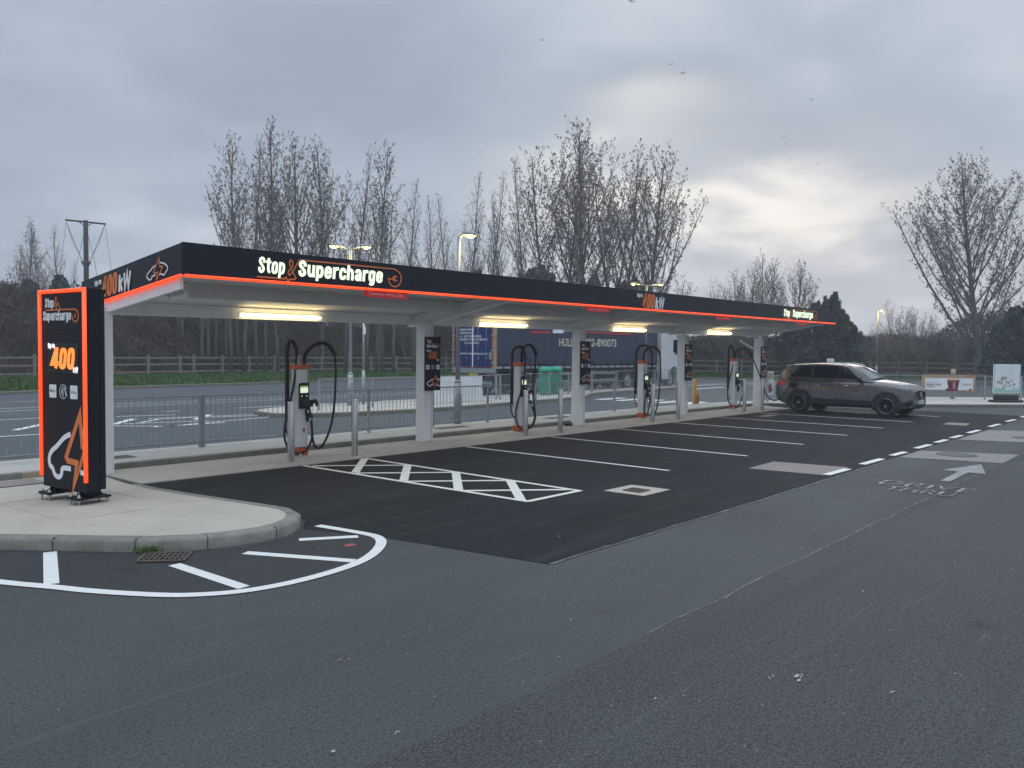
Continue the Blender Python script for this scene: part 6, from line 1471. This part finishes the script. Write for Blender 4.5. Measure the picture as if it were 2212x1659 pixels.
protos['bushy'] = (tree_proto('bare_broadleaf', 15, '', H=10, spread=.34, up=.45, nlimb=16, tw=3.2, trunk_r=.11, fork=[(-.4, .2, 1, .85), (.3, .25, 1, 1.0), (.05, -.4, 1, .9)], bud=.4, low=.05, budsize=.08), TOP[15])
TREES = [
 ('poplar', 516, 283, 66, 'bare poplar, leftmost of the tall group behind the near half of the canopy'), ('slim', 545, 300, 74, 'slim bare poplar just right of the leftmost tall one in the near group'),
 ('poplar', 578, 258, 67, 'tallest bare poplar of the group behind the near lettering'), ('broad', 640, 284, 68, 'broad dense bare tree in the middle of the near group, left of the twin lamp'),
 ('poplar', 697, 306, 66, 'bare poplar behind the left head of the twin lamp'), ('slim', 757, 318, 72, 'slim bare poplar directly behind the twin lamp pole'),
 ('poplar', 818, 296, 68, 'bare poplar just right of the twin street lamp'), ('slim', 872, 380, 72, 'lower bare poplar at the right end of the near group'),
 ('slim', 940, 428, 72, 'short bare poplar left of the single lit street lamp'), ('slim', 1011, 364, 72, 'bare poplar directly behind the single lit street lamp'),
 ('slim', 1048, 370, 74, 'bare poplar just right of the single lit street lamp'), ('slim', 1085, 405, 76, 'short bare poplar between the single lamp and the great middle trees'),
 ('slim', 975, 420, 78, 'set back bare poplar left of the single lamp head'),
 ('fork', 1205, 268, 64, 'great forked bare tree, left of the tall middle clump'), ('broad', 1262, 262, 63, 'great broad bare tree, tallest of the middle clump'),
 ('fork', 1338, 306, 66, 'forked bare tree on the right of the middle clump'), ('broad', 1392, 312, 64, 'broad bare tree at the right edge of the middle clump, above the 400 kW lettering'),
 ('slim', 1135, 330, 72, 'slim bare tree at the left edge of the middle clump'),
 ('fork', 1648, 532, 68, 'low forked bare tree behind the far half of the canopy'), ('broad', 1715, 560, 70, 'low broad bare tree behind the far lettering'), ('bushy', 1575, 590, 66, 'small many-stemmed bare tree left of the low forked one'), ('fork', 1610, 555, 74, 'set back forked bare tree above the far end of the canopy'),
 ('wide', 2113, 330, 72, 'large bare tree with spreading limbs at the right edge of the photo'),
 ('bushy', 1945, 640, 70, 'low many-stemmed bare tree right of the distant lit lamp'), ('bushy', 1995, 655, 74, 'low bare thicket tree in front of the large tree at the right'), ('bushy', 1905, 690, 72, 'lowest bare tree just beside the distant lit lamp'), ('bushy', 2200, 600, 74, 'bare tree cut by the right edge of the photo'), ('bushy', 2060, 680, 76, 'bare thicket tree at the foot of the large right tree'),
 ('slim', 30, 522, 84, 'leftmost faint bare tree at the left edge'), ('poplar', 68, 478, 80, 'faint bare tree left of the totem sign top'), ('slim', 100, 470, 82, 'tallest faint bare tree behind the totem sign'), ('slim', 128, 478, 80, 'faint bare tree just left of the timber utility pole'), ('slim', 8, 560, 86, 'short faint bare tree cut by the left edge'), ('slim', 155, 560, 84, 'short faint bare tree between the tree group and the utility pole'),
 ('slim', 455, 560, 75, 'faint bare tree whose crown just clears the canopy roof'), ('bushy', 505, 520, 62, 'bushy bare tree showing under the leftmost tall poplar'), ('bushy', 880, 560, 68, 'bushy bare tree between the near and middle groups'), ('bushy', 1120, 560, 70, 'bushy bare tree under the middle clump, left'), ('bushy', 1440, 560, 62, 'bushy bare tree right of the farther twin lamp'),
]
rt_ = random.Random(77)
for (k, x, yt, dist, lb) in TREES:
    place(k, x, yt, dist, lb, rt_.uniform(0, 6.28), 1.0)
# pale trunks standing in the scrub, seen under the canopy roof
STK = [372, 383, 398, 438, 452, 466, 486, 500, 515, 528, 553, 575, 600, 745, 790, 812, 826, 850, 895, 1005]
tk0 = None
for i, x in enumerate(STK):
    dist = 58.5+rt_.uniform(-1, 3)
    if tk0 is None:
        tk0 = thing('young_tree', at_px(x, dist), '', 'tree', 'pale young trees on the bank'); m = MB().tube([(0, 0, 0), (.06, .02, 2.2), (-.05, .05, 4.5), (.03, 0, 7.4)], [.13, .11, .085, .04], 7); m.build('trunk', M_BARKP, tk0)
        K = MB(); 
        for q in range(26):
            z = 3.2+q*.16; a = q*2.4; L = rt_.uniform(.7, 1.5); p = Vector((0, 0, z)); e_ = p+Vector((math.cos(a)*L*.5, math.sin(a)*L*.5, L)); K.tube([p, p.lerp(e_, .5)+Vector((.04, 0, .03)), e_], [.025, .016, .008], 3, caps=False)
            for w in range(4): s_ = p.lerp(e_, .3+.17*w); K.tube([s_, s_+Vector((rt_.uniform(-.3, .3), rt_.uniform(-.3, .3), .35))], [.01, .006], 3, caps=False)
        K.build('crown', M_TWIG, tk0); o = tk0
    else: o = copy_tree(tk0, at_px(x, dist), rt_.uniform(0, 6), scale=(1, 1, rt_.uniform(.85, 1.15)))
    pos_ = 'behind the near light batten' if x < 640 else ('between the first charger and the near white column' if x < 830 else 'beside the white column nearest the lorry')
    o['label'] = 'pale slender trunk on the dark bank %s, number %d from the left' % (pos_, i+1) if False else ['leftmost pale slender trunk seen under the canopy', 'second pale trunk from the left under the canopy', 'pale trunk at the left end of the near light batten', 'pale trunk left of the cable arm of the first charger', 'pale trunk next to the upper cable arch of the first charger', 'pale trunk above the first charging post', 'pale trunk directly above the orange cap of the first charger', 'pale trunk left inside the big cable loop', 'pale trunk in the middle of the big cable loop', 'pale trunk right inside the big cable loop', 'pale trunk just right of the first charger cable loop', 'pale trunk halfway between first charger and twin lamp pole', 'pale trunk below the right end of the near light batten', 'pale trunk touching the twin lamp pole', 'pale trunk right of the small white sign plate', 'first of a close pair of pale trunks left of the near column', 'second of a close pair of pale trunks left of the near column', 'pale trunk close to the rear of the near column', 'pale trunk hard against the white shaft with the near sign', 'pale trunk behind the lorry rear corner'][i]
    o.rotation_euler = (rt_.uniform(-.05, .05), rt_.uniform(-.06, .06), rt_.uniform(0, 6))
# ------------------------------------------------------------------ evergreens
def conifer_data(seed, H, R, n, tufts=60):
    r_ = np.random.RandomState(seed); C = []
    lob = r_.rand(5)*2*PI
    for k in range(tufts):
        z = H*(.05+.93*((k+r_.rand())/tufts)); a = r_.rand()*2*PI
        env = R*(1-(z/H)**2.2)**.75*(.78+.22*math.sin(3*a+lob[0])+.18*math.sin(z*2.6+lob[1]+a)); rr_ = env*(.55+.55*r_.rand())
        L = H*(.10+.10*r_.rand()); m = n//tufts; t = r_.rand(m); cx_, cy_ = rr_*math.cos(a), rr_*math.sin(a); w = R*.075*(1.25-t)
        q = r_.rand(m) < .62          # most needles in the upturned tuft, the rest along its branch
        f = np.where(q, 1.0, r_.rand(m)); zz = np.where(q, z+t*L, z-L*.35*(1-f)); w = np.where(q, w, R*.06)
        C.append(np.stack([cx_*f+r_.normal(0, 1, m)*w, cy_*f+r_.normal(0, 1, m)*w, zz], 1))
    return leafquads(np.concatenate(C), .15, 2.2, 1.2, r_)
def conifer_proto(seed, H, R, n):
    root = thing('evergreen_tree', (0, 0, 0), '', 'tree', 'dark evergreens'); MB().tube([(0, 0, 0), (0, 0, H*.8)], [.16, .05], 8).build('trunk', M_BARK, root); npmesh('crown', conifer_data(seed, H, R, n), M_PINE, root); return root
cA = conifer_proto(31, 6.0, 1.9, 11000); cB = conifer_proto(32, 6.0, 2.4, 12000)
EV = [('A', 1798, 637, 66, 1.0, 'tall dark pine right of the far end of the canopy'), ('B', 1760, 655, 68, 1.0, 'dark pine behind the far end of the canopy, left of the tall one'), ('B', 1835, 700, 66, .9, 'low dark pine at the right foot of the tall one'), ('A', 1712, 668, 70, 1.0, 'dark pine above the far lettering'), ('B', 1815, 672, 65, .9, 'dark pine in the heart of the right-hand clump'),
      ('A', 1030, 590, 70, 1.0, 'dark evergreen tip above the fascia right of the single lamp'), ('A', 1140, 588, 70, 1.0, 'dark evergreen under the left of the great middle trees'), ('B', 1165, 578, 71, 1.0, 'dark evergreen between the great middle trunks, left'), ('A', 1280, 600, 70, 1.0, 'dark evergreen between the great middle trunks, right'), ('A', 1370, 605, 70, 1.0, 'dark evergreen left of the farther twin lamp'), ('B', 1342, 612, 71, 1.0, 'low dark evergreen behind the great right-hand trunks'), 
      ('B', 25, 620, 74, 1.3, 'dark evergreen mass at the left edge'), ('A', 62, 610, 76, 1.3, 'dark evergreen left of the totem sign'), ('A', 130, 600, 76, 1.2, 'dark evergreen behind the totem sign'), ('B', 165, 640, 76, 1.2, 'dark evergreen at the foot of the utility pole'), ('B', 330, 640, 66, 1.4, 'dark evergreen under the near corner of the canopy'), ('A', 370, 640, 67, 1.4, 'dark evergreen right of the near corner of the canopy'), ('B', 420, 640, 68, 1.4, 'dark evergreen left of the near light batten'), ('B', 2190, 665, 66, 1.2, 'dark evergreen at the right edge above the pavement board'), ('A', 2225, 640, 66, 1.3, 'dark evergreen cut by the right edge'), ('B', 2150, 705, 68, 1.1, 'low dark evergreen right of the large bare tree')]
uc = set()
for (k, x, yt, dist, wsc, lb) in EV:
    P = cA if k == 'A' else cB; h = (tree_h(yt, x, dist)-.4)/6.5; sc_2 = (h*wsc, h*wsc, h)
    if k not in uc: uc.add(k); P.location = at_px(x, dist); P.scale = sc_2; P['label'] = lb
    else: copy_tree(P, at_px(x, dist), rt_.uniform(0, 6.28), lb, sc_2)
# ------------------------------------------------------------------ utility pole
ux, uy, _z = at_px(188, 62); up_ = thing('utility_pole', (ux, uy, .3), 'dark timber utility pole with a crossarm and slack wires behind the totem sign', 'utility pole')
MB().tube([(0, 0, 0), (0, 0, 10.25)], [.19, .15], 12).build('pole', M_POLE, up_)
hd2 = math.radians(hpx(188)); rv = Vector((math.sin(hd2), -math.cos(hd2), 0)); fv = Vector((math.cos(hd2), math.sin(hd2), 0))
MB().beam(-rv*1.22+Vector((0, 0, 10.18)), rv*1.22+Vector((0, 0, 10.10)), .12, .10).build('crossarm', M_POLE, up_)
MB().beam(-rv*.40+Vector((0, 0, 10.12)), Vector((0, 0, 9.80)), .05, .05).beam(rv*.40+Vector((0, 0, 10.1)), Vector((0, 0, 9.80)), .05, .05).build('brace', M_POLE, up_)
wr = MB()
for s_ in (-1, 1):
    wr.tube([rv*s_*1.15+Vector((0, 0, 10.05)), rv*s_*.75+Vector((0, 0, 8.7)), rv*s_*.22+Vector((0, 0, 7.55))], .016, 4).tube([rv*s_*1.15+Vector((0, 0, 10.05)), rv*s_*.2+Vector((0, 0, 7.4)), -rv*s_*.1+Vector((0, 0, 6.3))], .012, 4)
    wr.tube([rv*s_*.1+Vector((0, 0, 9.4)), rv*s_*.5+Vector((0, 0, 7.6))+fv*.4, rv*s_*.72+Vector((0, 0, 6.2))+fv], .014, 4).tube([rv*s_*1.16+Vector((0, 0, 10.05)), rv*s_*1.5+Vector((0, 0, 8))+fv*3, rv*s_*2.0+Vector((0, 0, 6))+fv*8], .010, 4)
wr.build('wires', M_POLE, up_)
ins = MB()
for s_ in (-1, 1): ins.tube([rv*s_*.10+Vector((0, 0, 7.1)), rv*s_*.26+Vector((0, 0, 7.5))], [.03, .07], 6).tube([rv*s_*.72+Vector((0, 0, 6.25))+fv, rv*s_*.72+Vector((0, 0, 6.05))+fv], .06, 6)
ins.build('insulator', M_POLE, up_)
# ------------------------------------------------------------------ birds
BD = [(1363, 3, 60), (1450, 139, 90), (1475, 158, 75), (1752, 215, 110), (1600, 303, 115), (1692, 297, 115), (1697, 311, 120), (1720, 316, 112), (1767, 328, 118), (1706, 345, 125), (1764, 355, 125), (1170, 87, 90), (1934, 405, 130), (1936, 466, 140)]
BLB = ['bird at the very top edge of the sky', 'tiny bird above the middle clump, upper of two', 'tiny bird above the middle clump, lower of two', 'lone gliding bird in the upper right sky', 'leftmost bird of the gliding flock', 'topmost bird in the middle of the flock', 'second bird down in the middle of the flock', 'bird right of the middle of the flock', 'upper bird at the right side of the flock', 'lowest bird in the middle of the flock', 'lower bird at the right side of the flock', 'lone bird high left of centre', 'distant bird low in the bright right sky', 'lowest distant bird near the large right tree']
bd0 = None
for i, (x, y, dist) in enumerate(BD):
    d = (_f+_r*((x-1106)/1737.6)-_u*((y-829.5)/1737.6)).normalized(); p = Vector((0, 0, CAM_H))+d*dist
    if bd0 is None:
        bd0 = thing('bird', p, BLB[0], 'bird', 'small birds in the sky'); bd0.scale = (.7, .7, .7)
        b_ = MB().tube([(-.20, 0, 0), (-.12, 0, .01), (.02, 0, .02), (.14, 0, .01), (.20, 0, .0)], [.008, .035, .045, .03, .006], 6)
        for s_ in (-1, 1): b_.add([(.07, s_*.03, .02), (-.06, s_*.03, .02), (-.05, s_*.25, .09), (.05, s_*.25, .09), (-.06, s_*.50, .04)], [(0, 1, 2, 3), (3, 2, 4)]).add([(.07, s_*.03, .012), (-.06, s_*.03, .012), (-.05, s_*.25, .082), (.05, s_*.25, .082), (-.06, s_*.50, .035)], [(3, 2, 1, 0), (4, 2, 3)])
        b_.build('body', M_DARKP, bd0); o = bd0
    else: o = copy_tree(bd0, p, label=BLB[i])
    o.rotation_euler = (rt_.uniform(-.5, .5), rt_.uniform(-.3, .3), math.radians(hpx(x))+rt_.uniform(-.5, .5))
# ------------------------------------------------------------------ litter: pale chips and leaves on the tarmac
rl_ = random.Random(8); lt_ = MB()
for k in range(46):
    x, y = (rl_.uniform(2.2, 9), rl_.uniform(.6, 4.6)) if k < 26 else (rl_.uniform(5.5, 14), rl_.uniform(4.8, 10.5)); s_ = rl_.uniform(.004, .011); a = rl_.uniform(0, 6.28)
    lt_.add([(x+s_*math.cos(a+t)*(1+.5*rl_.random()), y+s_*math.sin(a+t), .010+rl_.uniform(0, .003)) for t in (0, 1.3, 2.6, 3.9, 5.1)], [(0, 1, 2, 3, 4)])
for x, y, w in ((4.62, 1.78, .07), (4.50, 1.90, .03), (2.57, 2.98, .022), (2.95, 3.95, .018), (4.75, 1.30, .03), (3.9, 3.0, .016)):
    for q in range(5):
        a = rl_.uniform(0, 6.28); X, Y = x+rl_.uniform(-w, w), y+rl_.uniform(-w, w)*.35; s_ = w*rl_.uniform(.12, .34)
        lt_.add([(X+s_*math.cos(a+t)*(1+.7*rl_.random()), Y+s_*.55*math.sin(a+t), .0085+.0004*q) for t in (0, 1.1, 2.3, 3.6, 4.9)], [(0, 1, 2, 3, 4)])
o = lt_.build('stone_chips', M_CONC2, None); tag(o, 'pale stone chips scattered over the tarmac', 'stone chips', None, 'stuff')
# ------------------------------------------------------------------ damp evening air
hz = MB().box(-120, 200, -60, 200, -1.2, 62).build('haze', M_WHITE, None); hz.data.materials.clear(); hz['kind'] = 'stuff'
hm = bpy.data.materials.new('haze_air'); hm.use_nodes = True; hm.node_tree.nodes.clear(); HN = NT(hm.node_tree); ho = HN.n('ShaderNodeOutputMaterial')
pv = HN.n('ShaderNodeVolumePrincipled'); pv.inputs['Color'].default_value = (.88, .93, 1, 1); pv.inputs['Density'].default_value = .0016; HN.l(pv.outputs[0], ho.inputs['Volume']); hz.data.materials.append(hm)
scene.render.engine = 'CYCLES'
